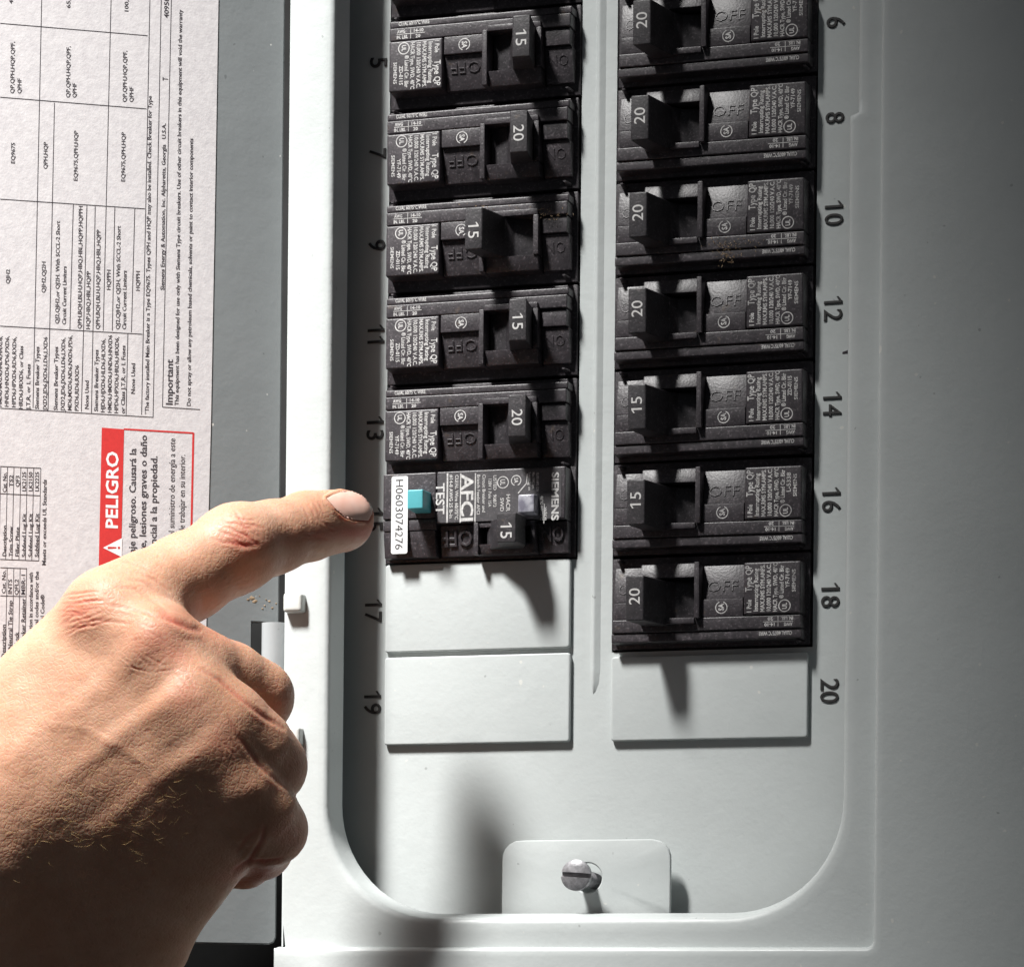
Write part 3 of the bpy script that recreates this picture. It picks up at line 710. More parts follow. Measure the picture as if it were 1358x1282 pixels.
specs = [(3, 'L', '20', True, 'YF-7149', 'black breaker cut off by the top edge in the column beside the door'),
         (5, 'L', '15', True, 'ZD-0115', 'uppermost complete black breaker in the column beside the door, marked 15'),
         (7, 'L', '20', True, 'YF-7149', 'black breaker marked 20 directly above the one whose handle is thrown to OFF'),
         (9, 'L', '15', False, 'ZD-0115', 'black breaker marked 15 with its handle thrown to OFF, unlike its neighbours'),
         (11, 'L', '15', True, 'ZD-0115', 'black breaker marked 15 directly below the one whose handle is thrown to OFF'),
         (13, 'L', '20', True, 'YF-7149', 'black breaker marked 20 directly above the one with the teal button'),
         (6, 'R', '20', True, 'YF-7149', 'uppermost complete black breaker in the column away from the door, marked 20'),
         (8, 'R', '20', True, 'YF-7149', 'second complete black breaker down in the column away from the door, marked 20'),
         (10, 'R', '20', True, 'YF-7149', 'black breaker marked 20 with brown dirt on the middle of its face'),
         (12, 'R', '20', True, 'YF-7149', 'black breaker marked 20 resting just below the one with brown dirt on it'),
         (14, 'R', '15', True, 'ZD-0115', 'black breaker marked 15 with a clean handle, above the one with scuffed handle'),
         (16, 'R', '15', True, 'L-5338', 'black breaker marked 15 with a scuffed handle, directly above the lowest breaker'),
         (18, 'R', '20', True, 'YF-7149', 'lowest black breaker in the column away from the door, casting shadow on a blank'),
         (4, 'R', '20', True, 'YF-7149', 'black breaker cut off by the top edge in the column away from the door')]
for n, side, amp, on, code, lab in specs:
    L_ = side == 'L'
    r_ = root('circuit_breaker', lab, 'circuit breaker', V((CL if L_ else CR) + HC, rowz_l(n) - 1.35 if L_ else rowz_r(n), 0), 0 if L_ else math.pi, GL if L_ else GR)
    r_.rotation_euler = (random.uniform(-.008, .008), r_.rotation_euler[1] + random.uniform(-.005, .005), random.uniform(-.006, .006)); r_.location.x += random.uniform(-.0003, .0003)
    for nm, me in (('body', (BML if L_ else BM)['body']), ('embossed_lettering', BM['emb']), ('rating_lettering', CODES[code])):
        o = bpy.data.objects.new(nm, me); COL.objects.link(o); o.parent = r_
    h_ = bpy.data.objects.new('handle', (HON if L_ else HONR) if on else HOFF); COL.objects.link(h_); h_.parent = r_
    o = bpy.data.objects.new('amp_number', AMP[(amp, on, side)]); COL.objects.link(o); o.parent = h_

# ------------------------------------------------------------------ the test-button breaker
zc15 = rowz_l(15)
af = root('arc_fault_breaker', 'wider black breaker with a teal test button and a white serial sticker', 'circuit breaker', V(CL + HC, zc15, 0), 0, None)
def A(px, py, h): x, z = PM(px, py, h); return (x - CL - HC, z - zc15)
bm = bmesh.new(); X = lambda u: u - HC
box(bm, X(0), X(BL), -12.3, 12.3, -40, .8, .3)
y_off = A(600, 697, 6)[1]; ysl = A(600, 690, 6)[1]
xg = A(580, 660, 6.5)[0]
box(bm, X(.9), xg - .4, -1.2, 11.5, .6, 6.3, .4, 3, .1)
box(bm, X(.9), xg - .4, -4.3, -1.3, .6, 5.9, .3, 2, 0); box(bm, X(.9), xg - .8, -11.6, -4.35, .6, 5, .4, 2, 0, (4.4, 5.7))
box(bm, xg - .3, X(53.4), -2.9, 11.5, .6, 6.5, .4, 3, .1)
xs0 = A(635, 700, 6)[0]; xs1 = X(43.5)
box(bm, xg + .3, xs0 - 1.3, -11.5, -3.1, .6, 5, .3, 2, 0, (3.2, 4.6))
box(bm, xs0 - 1.2, xs0 + .1, -11.7, -3.0, .6, 6.9, .25); box(bm, xs0 + .1, xs1, -11.7, -8.9, .6, 6.4, .3, 2, 0, (5.2, 6.4)); box(bm, xs1, xs1 + 1.3, -11.7, -3.0, .6, 6.6, .25)
box(bm, xs0 + .1, xs1 - .1, -4.3, -3.0, .6, 6.2, .2)
box(bm, xs1 + 1.4, X(53.4), -11.5, -3.1, .6, 5, .3, 2, 0, (3.0, 4.4))
bmesh.ops.recalc_face_normals(bm, faces=bm.faces)
link_mesh('body', mesh_from('body', bm, True, 35), M['black'], af)
ink = Ink(); sl = np.array([0, -1.4, 8.4]); sl = sl / np.linalg.norm(sl)
ink.text('OFF', V(*( xs0 - 2.2, -4.6, 4.45)), (-1, 0, 0), tuple(-sl), 9.2, 4.2, 0, ext=.05); ink.text('ON', V(X(52.4), -4.4, 4.25), (-1, 0, 0), tuple(-sl), 6.4, 4.0, 0, ext=.05)
ink.build('embossed_lettering', M['black'], af)
# grey label and its print
h = 6.62
ga = A(581, 628, h); gb = A(744, 694, h)
bm = bmesh.new(); plate(bm, rrect(ga[0], gb[0], -2.6, 11.0, .8, 3), 6.45, 6.6, 0)
lab = link_mesh('printed_label', mesh_from('printed_label', bm), M['greylabel'], af)
ink = Ink(); h = 6.65
def AT(t, px, py0, py1, cap, bold=.01):
    """clockwise-turned text: baseline at px, from py0 down to py1; cap in px"""
    a_ = A(px, py0, h); b_ = A(px, py1, h); c_ = abs(A(px + cap, py0, h)[0] - a_[0])
    ink.text(t, V(a_[0], a_[1], h), DT, DU, a_[1] - b_[1], c_, bold, res=3)
AT('TEST', 578.5, 641, 682, 10.8, .02); AT('#14-8 AWG 25 lb-in', 596.4, 629.5, 687, 4.2, .02); AT('CU/AL Wire 60/75°C', 603.8, 629.5, 689, 4.2, .02); AT('AFCI', 612, 629.5, 691, 15.5, .02)
AT('Branch Feeder AFCI', 632.8, 629, 682, 4); AT('Circuit Breaker and', 640, 629, 679, 4); AT('120V 1 Pole 15A', 648, 634, 672, 3.8); AT('LISTED   90B73', 654.5, 630, 672, 4)
AT('HACR', 671.5, 655, 678, 5); AT('SWD', 663.5, 660, 678, 4.6); AT('SIEMENS', 732, 626, 690, 9, .03)
AT('Suitable for use', 701, 626, 650, 3.2); AT('10,000 AMPS 120V', 711.5, 626, 652, 3.2); AT('Max RMS Sym', 706, 626, 648, 3.2); AT('40°C 60/75°C', 717, 657, 690, 3.4, .015); AT('wire', 722.5, 672, 690, 3.4)
def APX(px, py, hh=h): q = A(px, py, hh); return V(q[0], q[1], hh)
nn = (0, -1, 0)
for x, y0, y1, w_ in ((593.6, 627.5, 693, .45), (611, 627.5, 693, .3), (630.6, 627.5, 692, .3), (722, 668, 694, .25)): ink.line(APX(x, y0, h + .01), APX(x - .8, y1, h + .01), w_, nn)
ink.ring(APX(667, 639.5), 1.55, .26, DT, DU); AT('UL', 663.6, 635.5, 643.5, 6.2, .02)
ink.ring(APX(684.5, 637), 1.35, .26, DT, DU, 24, (20, 340)); AT('SA', 682, 633.5, 640.5, 5, .02)
for a_, b_ in (((699.5, 628), (698, 641)), ((698, 641), (687, 654)), ((702, 629), (700, 643))): ink.line(APX(*a_), APX(*b_), .28, nn)
ink.build('white_lettering', M['white_ink'], lab)
# serial sticker
bm = bmesh.new(); c_ = [A(521.5, 630.8, 6.4), A(543.2, 630.8, 6.4), A(539, 735.4, 6.0), A(517, 735, 6.0)]
xa_, xb_ = (c_[0][0] + c_[3][0]) / 2, (c_[1][0] + c_[2][0]) / 2
pts = rrect(xa_, xb_, c_[3][1], c_[0][1] - .2, .6, 3)
plate(bm, pts, 6.32, 6.46, 0)
st = link_mesh('serial_sticker', mesh_from('serial_sticker', bm), M['sticker'], af)
ink = Ink(); zt = c_[0][1] - .9; ln = (c_[0][1] - c_[3][1]) - 2.1
ink.text('H0603074276', V(xa_ + 1.25, zt, 6.49), DT, DU, ln, 2.15, .0, res=3); ink.build('serial_number', M['black_ink'], st)
# teal button
b0 = A(540, 649, 13); b1 = A(560.5, 675, 13)
bm = bmesh.new(); box(bm, b0[0], b1[0] + .2, b1[1], b0[1], 6.2, 13.2, .45, 4, .12)
link_mesh('test_button', mesh_from('test_button', bm, True, 40), M['teal'], af)
# clear lens
l0 = A(688, 655, 9.5); l1 = A(710, 680.5, 9.5)
bm = bmesh.new(); box(bm, l0[0] - .3, l1[0], l1[1], l0[1], 6.4, 10.0, .4, 3, .25)
link_mesh('indicator_lens', mesh_from('indicator_lens', bm, True, 40), M['lens'], af)
# handle
t0 = A(659, 680, 17); t1 = A(684, 718.5, 17); tc = (t0[0] + t1[0]) / 2; tw = (t1[0] - t0[0]) / 2
bm = bmesh.new(); pv = tc - 4.2
prism(bm, [(tc - tw, 17), (tc + tw, 17), (tc + tw + .6, 10), (pv + 5.4, 5), (pv + 5.4, 1.2), (pv - 5.4, 1.2), (pv - 5.0, 5), (tc - tw - .8, 10)], t1[1], t0[1], .4, 3)
hd_ = link_mesh('handle', mesh_from('handle', bm, True, 35), M['handle'], af)
ink = Ink(); ink.text('15', V(tc - 1.6, (t0[1] + t1[1]) / 2 + 1.4, 17.03), DT, DU, 4.3, 3.1, .006, res=4); ink.flags('15', V(tc - 1.6, (t0[1] + t1[1]) / 2 + 1.4, 17.03), DT, DU, 4.3, 3.1, .006); ink.build('amp_number', M['amp_ink'], hd_)

# brown dirt caught on two of the breakers and a black burr on the lip
def specks(col, n_, pts, name='dirt_specks'):
    r_ = [o for o in COL.objects if o.get('label', '').startswith(col)][0]
    bm = bmesh.new(); rr = random.Random(5)
    for cx, cy, sx_, sy_, cnt in pts:
        for _ in range(cnt):
            x, z = PM(cx + rr.gauss(0, sx_), cy + rr.gauss(0, sy_), n_); a = rr.uniform(0, 3.14); L = rr.uniform(.12, .5); w_ = rr.uniform(.05, .14); h0 = n_ + .05
            p_ = [V(x + math.cos(a) * L, z + math.sin(a) * L, h0), V(x - math.sin(a) * w_, z + math.cos(a) * w_, h0 + .15), V(x - math.cos(a) * L, z - math.sin(a) * L, h0 + .05), V(x + math.sin(a) * w_, z - math.cos(a) * w_, h0 + .1)]
            bm.faces.new([bm.verts.new(q) for q in p_])
    o = link_mesh(name, mesh_from(name, bm), M['rust'], r_); o['kind'] = 'stuff'
    bpy.context.view_layer.update(); o.matrix_parent_inverse = r_.matrix_world.inverted()
specks('black breaker marked 20 with brown dirt', 6.3, [(963, 340, 8, 5, 60), (980, 325, 18, 6, 30), (957, 322, 12, 3, 20)])
specks('black breaker marked 15 with its handle thrown', 6.5, [(720, 285, 16, 4, 46), (640, 275, 14, 3, 14)])
bm = bmesh.new(); (xa, za) = PM(1122, 467, 14); prism(bm, [(xa - 1.2, 13.2), (xa + .2, 14.6), (xa + 1.0, 15.6), (xa + .9, 13.4)], za - .35, za + .3, .08, 1)
o = link_mesh('burr', mesh_from('burr', bm), M['black_ink'], cover); o.matrix_parent_inverse = cover.matrix_basis.inverted()
#HAND
# ================================================================== pointing hand
def K(px, py, h): return P(px, py, h + 6) * 1000.0
def sd_cone(p, a, b, r1, r2):
    """rounded cone between a and b"""
    ba = b - a; l2 = ba @ ba; rr = r1 - r2; a2 = l2 - rr * rr; il2 = 1.0 / l2
    pa = p - a; y = pa @ ba; z = y - l2
    x2 = ((pa * l2 - np.outer(y, ba)) ** 2).sum(1); y2 = y * y * l2; z2 = z * z * l2
    k = np.sign(rr) * rr * rr * x2
    d = (np.sqrt(x2 * a2 * il2) + y * rr) * il2 - r1
    c1 = np.sign(z) * a2 * z2 > k; d = np.where(c1, np.sqrt(x2 + z2) * il2 - r2, d)
    c2 = (~c1) & (np.sign(y) * a2 * y2 < k); d = np.where(c2, np.sqrt(x2 + y2) * il2 - r1, d)
    return d
def smin(a, b, k):
    h = np.maximum(k - np.abs(a - b), 0) / k; return np.minimum(a, b) - h * h * k * .25
def sd_ell(p, c, R, ax):
    """ellipsoid, approximate; ax = rows of axes"""
    q = (p - c) @ ax.T; k0 = np.sqrt(((q / R) ** 2).sum(1)); k1 = np.sqrt(((q / (R * R)) ** 2).sum(1)) + 1e-9
    return k0 * (k0 - 1) / k1
FING = {
 'index': ([(152, 822, 102, 12.4), (196, 794, 95, 11.6), (250, 764, 84, 10.8), (300, 736, 76, 10.1), (318, 727, 75, 9.9), (360, 713, 66, 9.1), (403, 699, 57, 8.3), (412, 697, 55, 8.3), (438, 692, 50, 7.6), (460, 687, 46, 7.0)], 7.0),
 'middle': ([(212, 872, 103, 11.2), (262, 888, 97, 9.9), (306, 902, 88, 9.0), (339, 924, 81, 9.2), (330, 948, 74, 8.8), (300, 955, 72, 8.4), (262, 962, 70, 8)], 7.0),
 'ring': ([(258, 936, 105, 10.6), (302, 961, 102, 9.9), (338, 992, 96, 9.3), (357, 1016, 91, 8.8), (348, 1040, 78, 8.3), (318, 1050, 72, 8.0), (284, 1052, 70, 7.6)], 7.0),
 'little': ([(296, 1008, 101, 10.2), (320, 1042, 100, 9.1), (346, 1076, 95, 8.7), (361, 1100, 89, 8.3), (346, 1124, 72, 7.6), (322, 1138, 66, 7.2), (292, 1142, 65, 6.8)], 7.0),
}
PALM = [((150, 826, 99, 12.3), (-70, 1060, 97, 16)), ((206, 872, 102, 12.0), (-40, 1110, 102, 17)), ((252, 938, 104, 11.6), (0, 1170, 92, 18)),
        ((284, 1006, 101, 11.2), (60, 1235, 80, 16)), ((278, 1096, 87, 13.5), (150, 1245, 74, 16)), ((150, 1245, 74, 16), (60, 1330, 69, 18)),
        ((110, 880, 82, 12), (-60, 1040, 76, 16)), ((160, 960, 88, 18), (20, 1120, 88, 22)), ((225, 1030, 88, 15), (110, 1170, 79, 20)),
        ((120, 900, 78, 10), (220, 990, 76, 9))]
ARM = [((-40, 1120, 87, 25), (-230, 1380, 94, 27)), ((50, 1230, 74, 22), (-140, 1470, 80, 26)), ((-200, 1420, 90, 30), (-480, 1800, 114, 38))]
BUMPS = [((203, 849, 110), 6.6, 5), ((140, 810, 107), 5.6, 5), ((250, 928, 109), 5.2, 5), ((290, 992, 105), 4.8, 5)]
def C4(q): return K(q[0], q[1], q[2]), q[3]
def hand_sdf(p):
    palm = None
    for a, b_ in PALM + ARM:
        (pa, ra), (pb, rb) = C4(a), C4(b_)
        d = sd_cone(p, pa, pb, ra, rb); palm = d if palm is None else smin(palm, d, 10.5)
    for c_, r, k in BUMPS:
        palm = smin(palm, np.sqrt(((p - K(*c_)) ** 2).sum(1)) - r, k + 5)
    res = palm
    parts = []
    for nm, (ch, k) in FING.items():
        d = None
        for a, b_ in zip(ch, ch[1:]):
            (pa, ra), (pb, rb) = C4(a), C4(b_)
            e = sd_cone(p, pa, pb, ra, rb); d = e if d is None else smin(d, e, 2.6)
        if nm == 'index':
            # pad under the tip and the swelling over the middle joint
            d = smin(d, np.sqrt(((p - K(452, 698, 42)) ** 2).sum(1)) - 6.1, 5)
            d = smin(d, np.sqrt(((p - K(318, 718, 77)) ** 2).sum(1)) - 8.4, 6)
        parts.append(smin(d, palm, 4.2 if nm != 'index' else 5.0))
    res = parts[0]
    for d in parts[1:]: res = smin(res, d, 1.0)
    return res
def surface_nets(lo, hi, st):
    n = np.ceil((hi - lo) / st).astype(int) + 1
    ax_ = [lo[i] + np.arange(n[i]) * st for i in range(3)]
    # coarse pass to skip empty space
    F_ = np.empty(n, dtype=np.float32)
    yy, zz = np.meshgrid(ax_[1], ax_[2], indexing='ij')
    for i in range(n[0]):
        p = np.stack([np.full(yy.size, ax_[0][i]), yy.ravel(), zz.ravel()], 1); F_[i] = hand_sdf(p).reshape(n[1], n[2])
    S = F_ < 0
    acc = np.zeros(tuple(n - 1) + (3,), np.float64); cnt = np.zeros(tuple(n - 1))
    sl = lambda a, o: a[o[0]:a.shape[0] - 1 + o[0] or None, o[1]:a.shape[1] - 1 + o[1] or None, o[2]:a.shape[2] - 1 + o[2] or None]
    for d in range(3):
        for u in (0, 1):
            for v in (0, 1):
                o0 = [0, 0, 0]; o1 = [0, 0, 0]; e = [i for i in range(3) if i != d]
                o0[e[0]] = o1[e[0]] = u; o0[e[1]] = o1[e[1]] = v; o1[d] = 1
                a, b_ = sl(F_, o0), sl(F_, o1); m_ = (a < 0) != (b_ < 0)
                t = np.where(m_, a / np.where(m_, a - b_, 1), 0)
                pos = [np.full(a.shape, float(o0[i])) for i in range(3)]; pos[d] = t
                for i in range(3): acc[..., i] += np.where(m_, pos[i], 0)
                cnt += m_
    act = cnt > 0; idx = -np.ones(act.shape, int); idx[act] = np.arange(act.sum())
    ii = np.argwhere(act); verts = lo + (ii + acc[act] / cnt[act][:, None]) * st
    faces = []
    for d in range(3):
        e = [(d + 1) % 3, (d + 2) % 3]
        s0 = [slice(None)] * 3; s1 = [slice(None)] * 3; s0[d] = slice(0, -1); s1[d] = slice(1, None)
        a, b_ = S[tuple(s0)], S[tuple(s1)]; ch = np.argwhere(a != b_)
        ch = ch[(ch[:, e[0]] > 0) & (ch[:, e[1]] > 0) & (ch[:, e[0]] < n[e[0]] - 1) & (ch[:, e[1]] < n[e[1]] - 1)]
        ins = a[tuple(ch.T)]
        q = []
        for du, dv in ((0, 0), (-1, 0), (-1, -1), (0, -1)):
            c_ = ch.copy(); c_[:, e[0]] += du; c_[:, e[1]] += dv; q.append(idx[tuple(c_.T)])
        q = np.stack(q, 1); q[~ins] = q[~ins][:, ::-1]; faces.append(q)
    return verts, np.concatenate(faces)
allp = np.array([K(*q[:3]) for ch, _ in FING.values() for q in ch] + [K(*q[:3]) for s_ in PALM + ARM for q in s_])
lo = allp.min(0) - 24; hi = allp.max(0) + 24
lo[0] = max(lo[0], K(-260, 1282, 90)[0]); lo[2] = max(lo[2], K(0, 1520, 90)[2])
hv, hf = surface_nets(lo, hi, 1.3)
me = bpy.data.meshes.new('h0'); me.from_pydata((hv / 1000).tolist(), [], hf.tolist())
tmp = bpy.data.objects.new('h0', me); COL.objects.link(tmp)
md = tmp.modifiers.new('s', 'SUBSURF'); md.levels = md.render_levels = 2
dg = bpy.context.evaluated_depsgraph_get(); hm = bpy.data.meshes.new_from_object(tmp.evaluated_get(dg))
bpy.data.objects.remove(tmp)
nv = len(hm.vertices); co = np.empty(nv * 3); hm.vertices.foreach_get('co', co); co = co.reshape(-1, 3) * 1000
def project(p, it=1):
    for _ in range(it):
        f0 = hand_sdf(p); g = np.stack([hand_sdf(p + np.eye(3)[i] * .15) - f0 for i in range(3)], 1) / .15
        g /= np.maximum(np.linalg.norm(g, axis=1), .3)[:, None]; p = p - g * np.clip(f0, -1.0, 1.0)[:, None]
    return p, g
co, nrm = project(co, 1)
def to_px(p):
    q = (p / 1000 - CAM) @ RW; return PPX + FPX * q[:, 0] / q[:, 2], PPY - FPX * q[:, 1] / q[:, 2]
px, py = to_px(co)
vd = CAM * 1000 - co; vd /= np.linalg.norm(vd, axis=1)[:, None]
front = np.clip(((nrm * vd).sum(1)) * 4 + .4, 0, 1)
disp = np.zeros(nv); red_ = np.zeros(nv); pale_ = np.zeros(nv)
def seg_d(x, y, a, b_):
    ax_, ay = a; bx, by = b_; dx, dy = bx - ax_, by - ay; L = dx * dx + dy * dy + 1e-9
    t = np.clip(((x - ax_) * dx + (y - ay) * dy) / L, 0, 1); return np.hypot(x - ax_ - t * dx, y - ay - t * dy), t
def crease(pts, depth, w, redness=.25, lip=.35):
    """fold line along a polyline (photo coordinates of where it lies on the skin); depth mm, w px"""
    global disp, red_
    P_ = np.array(pts, float)
    x0, y0 = P_.min(0) - 4 * w - 4; x1, y1 = P_.max(0) + 4 * w + 4
    s = np.where((px > x0) & (px < x1) & (py > y0) & (py < y1) & (front > 0))[0]
    if not len(s): return
    best = np.full(len(s), 1e9); tt = np.zeros(len(s)); n = len(P_) - 1
    for i in range(n):
        d, t = seg_d(px[s], py[s], P_[i], P_[i + 1]); m_ = d < best; best = np.where(m_, d, best); tt = np.where(m_, (i + t) / n, tt)
    fade = np.sin(np.clip(tt, 0, 1) * np.pi) ** .5
    wv = w * 1.0; depth = depth * .55
    g = np.exp(-(best / wv) ** 2); l_ = np.exp(-((best - 2.1 * wv) / (1.1 * wv)) ** 2)
    disp[s] += (-depth * g + lip * depth * l_) * fade * front[s]
    red_[s] += redness * g * fade
def blob(arr, x, y, rx, ry, amt, ang=0):
    c_, s_ = math.cos(ang), math.sin(ang); u = (px - x) * c_ + (py - y) * s_; v = -(px - x) * s_ + (py - y) * c_
    arr += amt * np.exp(-((u / rx) ** 2 + (v / ry) ** 2)) * (front > 0)
R_ = random.Random(4)
def jit(a, b_, n=5, j=2.2):
    out = []
    for i in range(n + 1):
        t = i / n; out.append((a[0] + (b_[0] - a[0]) * t + R_.uniform(-j, j) * (0 < i < n), a[1] + (b_[1] - a[1]) * t + R_.uniform(-j, j) * (0 < i < n)))
    return out
# index knuckle fan of wrinkles
for y in range(0, 12):
    a = (72 + R_.uniform(-4, 6) + y * .8, 792 + y * 4.6 + R_.uniform(-1.5, 1.5)); b_ = (132 + R_.uniform(-14, 22), 786 + y * 3.6 + R_.uniform(-2, 2))
    crease(jit(a, b_, 5, 1.6), R_.uniform(.16, .34), R_.uniform(1.3, 1.9), .35)
for i in range(9):
    a = (92 + R_.uniform(-10, 30), 788 + R_.uniform(0, 38)); crease(jit(a, (a[0] + R_.uniform(10, 22), a[1] + R_.uniform(-13, 14)), 3, 1), .16, 1.2, .2)
# folds between the knuckles and into the web
for q in ([(150, 778), (180, 782), (208, 800), (226, 815)], [(165, 768), (192, 772), (216, 790)], [(135, 800), (170, 806), (196, 814), (214, 826)], [(178, 757), (204, 768), (226, 786)],
          [(120, 822), (150, 824), (176, 826)], [(240, 830), (214, 820), (190, 812)], [(160, 742), (190, 752), (214, 768)]):
    crease(q, .24, 2.0, .22)
crease([(206, 806), (228, 822), (250, 833), (268, 838)], .7, 4.0, .55)
# middle joint of the index
for a, b_ in (((292, 690), (336, 700)), ((298, 697), (332, 712)), ((290, 703), (322, 716)), ((304, 684), (338, 690)), ((310, 676), (330, 706)), ((318, 694), (352, 700)), ((278, 712), (318, 724)), ((322, 705), (345, 725)), ((306, 712), (330, 728))):
    crease(jit(a, b_, 4, 1.6), .22, 1.7, .35)
crease([(300, 716), (322, 724), (346, 722)], .3, 3.2, .5)
# end joint and the sides of the nail
for a, b_ in (((408, 668), (420, 690)), ((414, 664), (427, 688)), ((402, 672), (412, 694)), ((421, 664), (431, 684)), ((424, 690), (446, 706)), ((395, 706), (432, 712)), ((400, 712), (440, 716)), ((432, 694), (450, 699))):
    crease(jit(a, b_, 4, 1.0), .17, 1.5, .25)
# middle finger knuckle, a round pad crossed by fine lines
for a, b_ in (((178, 842), (186, 872)), ((186, 828), (206, 832)), ((178, 862), (204, 886)), ((204, 884), (224, 868)), ((188, 868), (216, 880)), ((196, 836), (214, 848)), ((174, 850), (190, 846)), ((210, 838), (222, 856)), ((168, 884), (204, 892)), ((204, 892), (236, 884)), ((160, 870), (182, 888))):
    crease(jit(a, b_, 4, 1.4), .15, 1.4, .15)
for a, b_ in (((240, 900), (256, 922)), ((248, 896), (262, 918)), ((232, 908), (250, 930)), ((298, 984), (312, 1004)), ((306, 978), (316, 998)), ((290, 986), (300, 1008))):
    crease(jit(a, b_, 3, 1.2), .16, 1.6, .18)
for i in range(70):
    x = R_.uniform(20, 290); y = R_.uniform(870, 1120)
    if y < 870 or (x - 20) * .8 > y - 780: continue
    crease(jit((x, y), (x + R_.uniform(8, 20), y + R_.uniform(-9, 12)), 3, 1.5), R_.uniform(.05, .11), 1.4, .04)
# grooves between the fingers
crease([(262, 884), (292, 902), (322, 928), (352, 952), (380, 968)], .7, 3.0, .5)
crease([(300, 946), (318, 980), (344, 1014), (372, 1040), (390, 1048)], .5, 3.0, .4)
crease([(352, 1092), (346, 1116), (330, 1140), (306, 1158)], .9, 3.0, .55); crease([(330, 1140), (352, 1142), (376, 1138)], .7, 2.6, .6)
crease([(344, 1098), (326, 1112), (312, 1130)], .3, 3, .3)
# tendons
def ridge(pts, amt, w):
    global disp
    P_ = np.array(pts, float); best = np.full(nv, 1e9); tt = np.zeros(nv); n = len(P_) - 1
    for i in range(n):
        d, t = seg_d(px, py, P_[i], P_[i + 1]); m_ = d < best; best = np.where(m_, d, best); tt = np.where(m_, (i + t) / n, tt)
    disp[:] += amt * np.exp(-(best / w) ** 2) * np.sin(np.clip(tt * .96 + .02, 0, 1) * np.pi) ** .7 * (front > 0)
ridge([(232, 918), (196, 948), (140, 990), (70, 1040)], .6, 15); ridge([(282, 986), (240, 1010), (176, 1060), (110, 1120)], .4, 15)
ridge([(196, 862), (150, 900), (80, 950), (0, 1010)], .4, 17)
ridge([(240, 880), (214, 906), (170, 950)], -.7, 13); ridge([(286, 950), (262, 974), (220, 1010)], -.3, 14); ridge([(176, 812), (168, 840), (140, 880)], -.4, 14)
# vein
ridge([(60, 960), (110, 965), (150, 985), (190, 1010), (230, 1060)], .2, 7)
# lumps in the skin, soft and irregular
import mathutils.noise as mn
sel = np.where(front > 0)[0]
lump = np.array([mn.noise(Vector(co[i] * .11)) * .30 + mn.noise(Vector(co[i] * .33)) * .07 + mn.noise(Vector(co[i] * .95)) * .03 for i in sel])
disp[sel] += lump
# skin colour: redder over knuckles and folds, paler on stretched skin; shading painted in beside the middle knuckle pad
blob(red_, 105, 805, 40, 30, .22); blob(red_, 205, 852, 32, 26, .30); blob(red_, 238, 868, 20, 16, .25); blob(red_, 244, 925, 26, 22, .22); blob(red_, 296, 985, 26, 22, .22)
blob(red_, 322, 714, 28, 17, .42); blob(red_, 400, 712, 50, 10, .25, -.2); blob(red_, 480, 708, 26, 14, .4); blob(red_, 372, 930, 26, 24, .22); blob(red_, 392, 1020, 20, 24, .22); blob(red_, 388, 1110, 26, 26, .3)
blob(red_, 250, 812, 50, 14, .2, -.5); blob(red_, 345, 1160, 50, 16, .6); blob(red_, 20, 890, 60, 30, .18); blob(red_, 220, 1070, 60, 40, .12); blob(red_, 300, 640 + 200, 40, 14, .3)
blob(pale_, 265, 715, 50, 16, .35, -.45); blob(pale_, 372, 678, 34, 12, .35, -.15); blob(pale_, 232, 790, 30, 14, .25)
blob(pale_, 300, 870, 40, 12, .2, .35)
# nail bed: fold raised around the nail outline
NAIL = [(433, 661), (442, 656), (453, 652.5), (467, 651), (479, 653.5), (488, 660), (493.5, 670), (493, 681), (488, 690), (470, 689.5), (457, 685.5), (446, 676)]
def inpoly_d(x, y, poly):
    n = len(poly); best = np.full(x.shape, 1e9); ins = np.zeros(x.shape, bool)
    for i in range(n):
        (x0, y0), (x1, y1) = poly[i], poly[(i + 1) % n]; d, _ = seg_d(x, y, (x0, y0), (x1, y1)); best = np.minimum(best, d)
        cond = ((y0 > y) != (y1 > y)) & (x < (x1 - x0) * (y - y0) / (y1 - y0 + 1e-12) + x0); ins ^= cond
    return np.where(ins, -best, best)
nd_ = inpoly_d(px, py, NAIL); s = front > .2
disp[s] += (np.where(nd_ < 0, -.45 * np.clip(-nd_ / 4, 0, 1), 0) + .40 * np.exp(-((nd_ - 2.6) / 2.4) ** 2) * (px < 484) - .5 * np.exp(-((nd_ - .4) / 1.5) ** 2) * (py > 676))[s]
red_ += .55 * np.exp(-((nd_ - 1.0) / 2.4) ** 2) * s * (py > 668); blob(red_, 462, 706, 44, 9, .45, -.1)
co2 = co + nrm * disp[:, None]
hm.vertices.foreach_set('co', (co2 / 1000).ravel())
for nm, arr in (('red', np.clip(red_, 0, .85)), ('pale', np.clip(pale_, 0, .8))):
    at = hm.attributes.new(nm, 'FLOAT', 'POINT'); at.data.foreach_set('value', arr.astype(np.float32))
hm.name = 'hand'; hm.polygons.foreach_set('use_smooth', [True] * len(hm.polygons)); hm.update()
hm.materials.clear(); hm.materials.append(M['skin'])
hand = bpy.data.objects.new('hand', hm); COL.objects.link(hand)
hand['label'] = 'bare hand pointing its index finger at the breaker with the teal button, other fingers curled'; hand['category'] = 'hand'
# nail plate
gx = np.linspace(425, 494, 36); gy = np.linspace(650, 691, 24); GX, GY = np.meshgrid(gx, gy); gxf, gyf = GX.ravel(), GY.ravel()
d_ = inpoly_d(gxf, gyf, NAIL)
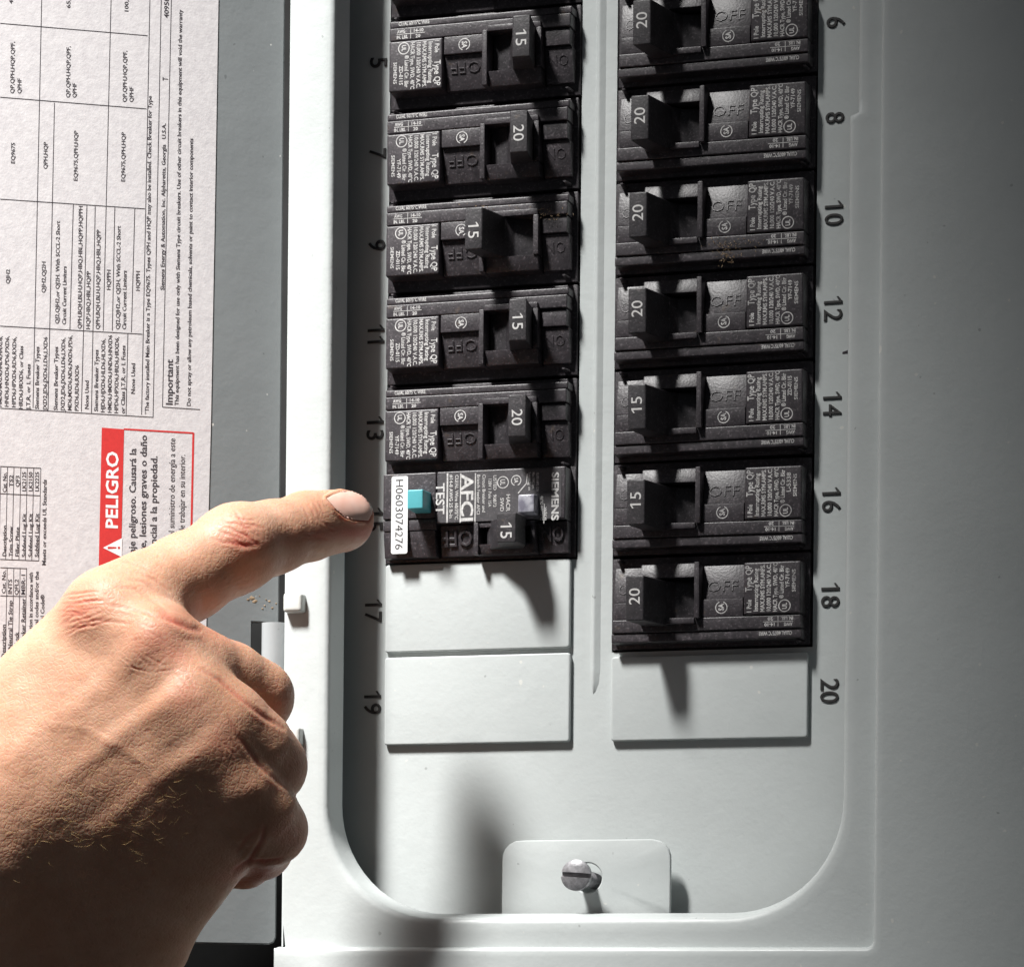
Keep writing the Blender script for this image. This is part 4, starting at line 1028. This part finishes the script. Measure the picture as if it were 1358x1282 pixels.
# pull outside points onto the outline
pol = np.array(NAIL + NAIL[:1]); cxn, cyn = 462, 670
for i in np.where(d_ > 0)[0]:
    best = None
    for a, b_ in zip(pol, pol[1:]):
        ab = b_ - a; t = min(1, max(0, ((gxf[i] - a[0]) * ab[0] + (gyf[i] - a[1]) * ab[1]) / (ab @ ab))); q = a + ab * t; dd = math.hypot(q[0] - gxf[i], q[1] - gyf[i])
        if best is None or dd < best[0]: best = (dd, q)
    if best[0] < 3.2: gxf[i], gyf[i] = best[1]; d_[i] = 0
def march(x, y):
    D = (RW @ np.stack([x - PPX, PPY - y, np.full(x.shape, FPX)])).T; D /= np.linalg.norm(D, axis=1)[:, None]
    o = CAM * 1000; t = np.full(len(x), 650.0)
    for _ in range(60): t = t + np.clip(hand_sdf(o + D * t[:, None]), -5, 40) * .9
    return o + D * t[:, None], hand_sdf(o + D * t[:, None])
q, f_ = march(gxf, gyf); _, gn = project(q.copy(), 1)
def smooth_grid(a, it=6):
    a = a.reshape(24, 36, -1).copy()
    for _ in range(it): a[1:-1, 1:-1] = (a[:-2, 1:-1] + a[2:, 1:-1] + a[1:-1, :-2] + a[1:-1, 2:]) / 4
    return a.reshape(24 * 36, -1)
crown_ = np.clip(-d_ / 9, 0, 1) ** .6
q = q + gn * (.10 + .20 * crown_)[:, None]
q[:, :] = q
ok = (d_ <= 0.01) & (np.abs(f_) < 1.5)
bm = bmesh.new(); vs = [bm.verts.new(q[i] / 1000) for i in range(len(q))]
for j in range(23):
    for i in range(35):
        k = [j * 36 + i, j * 36 + i + 1, (j + 1) * 36 + i + 1, (j + 1) * 36 + i]
        if all(ok[x] for x in k):
            try: bm.faces.new([vs[x] for x in k])
            except ValueError: pass
bmesh.ops.delete(bm, geom=[v for v in bm.verts if not v.link_faces], context='VERTS')
bmesh.ops.remove_doubles(bm, verts=bm.verts, dist=2e-5); bmesh.ops.recalc_face_normals(bm, faces=bm.faces)
nl = link_mesh('fingernail', mesh_from('fingernail', bm, True), M['nail'], hand)
so = nl.modifiers.new('thick', 'SOLIDIFY'); so.thickness = .00025; so.offset = -1
# fine golden hairs lying on the back of the hand
spots = []
while len(spots) < 230:
    r0 = R_.random()
    if r0 < .72: x, y = R_.gauss(110, 100), R_.gauss(1055, 50)
    elif r0 < .85: x, y = R_.uniform(0, 150), R_.uniform(900, 1010)
    else: x, y = R_.uniform(20, 240), R_.uniform(960, 1100)
    if 0 < x < 380 and (x < 300 or y < 960): spots.append((x, y))
sp = np.array(spots); hq, hfv = march(sp[:, 0], sp[:, 1]); _, hn = project(hq.copy(), 1)
bm = bmesh.new()
for i in range(len(sp)):
    if abs(hfv[i]) > .8: continue
    n_ = Vector(hn[i]).normalized(); an = R_.gauss(-.15, .8)
    t_ = Vector((math.cos(an), 0, math.sin(an))) ; t_ = (t_ - n_ * t_.dot(n_)).normalized(); sd = n_.cross(t_)
    L = R_.uniform(1.6, 3.8); cv = R_.uniform(-1.5, 1.5); pts = []
    for k in range(5):
        f = k / 4; pts.append(Vector(hq[i]) + n_ * (.15 + .55 * math.sin(f * 2.2)) + t_ * (L * f) + sd * (cv * f * f))
    rr = R_.uniform(.016, .032); prev = None
    for k, c_ in enumerate(pts):
        r = rr * (1 - .8 * k / 4); cur = [bm.verts.new((c_ + (n_ * math.cos(a) + sd * math.sin(a)) * r) / 1000) for a in (0, 2.09, 4.19)]
        if prev:
            for m_ in range(3): bm.faces.new((prev[m_], prev[(m_ + 1) % 3], cur[(m_ + 1) % 3], cur[m_]))
        prev = cur
hr = link_mesh('hair', mesh_from('hair', bm, True), M['hair'], hand); hr['kind'] = 'stuff'
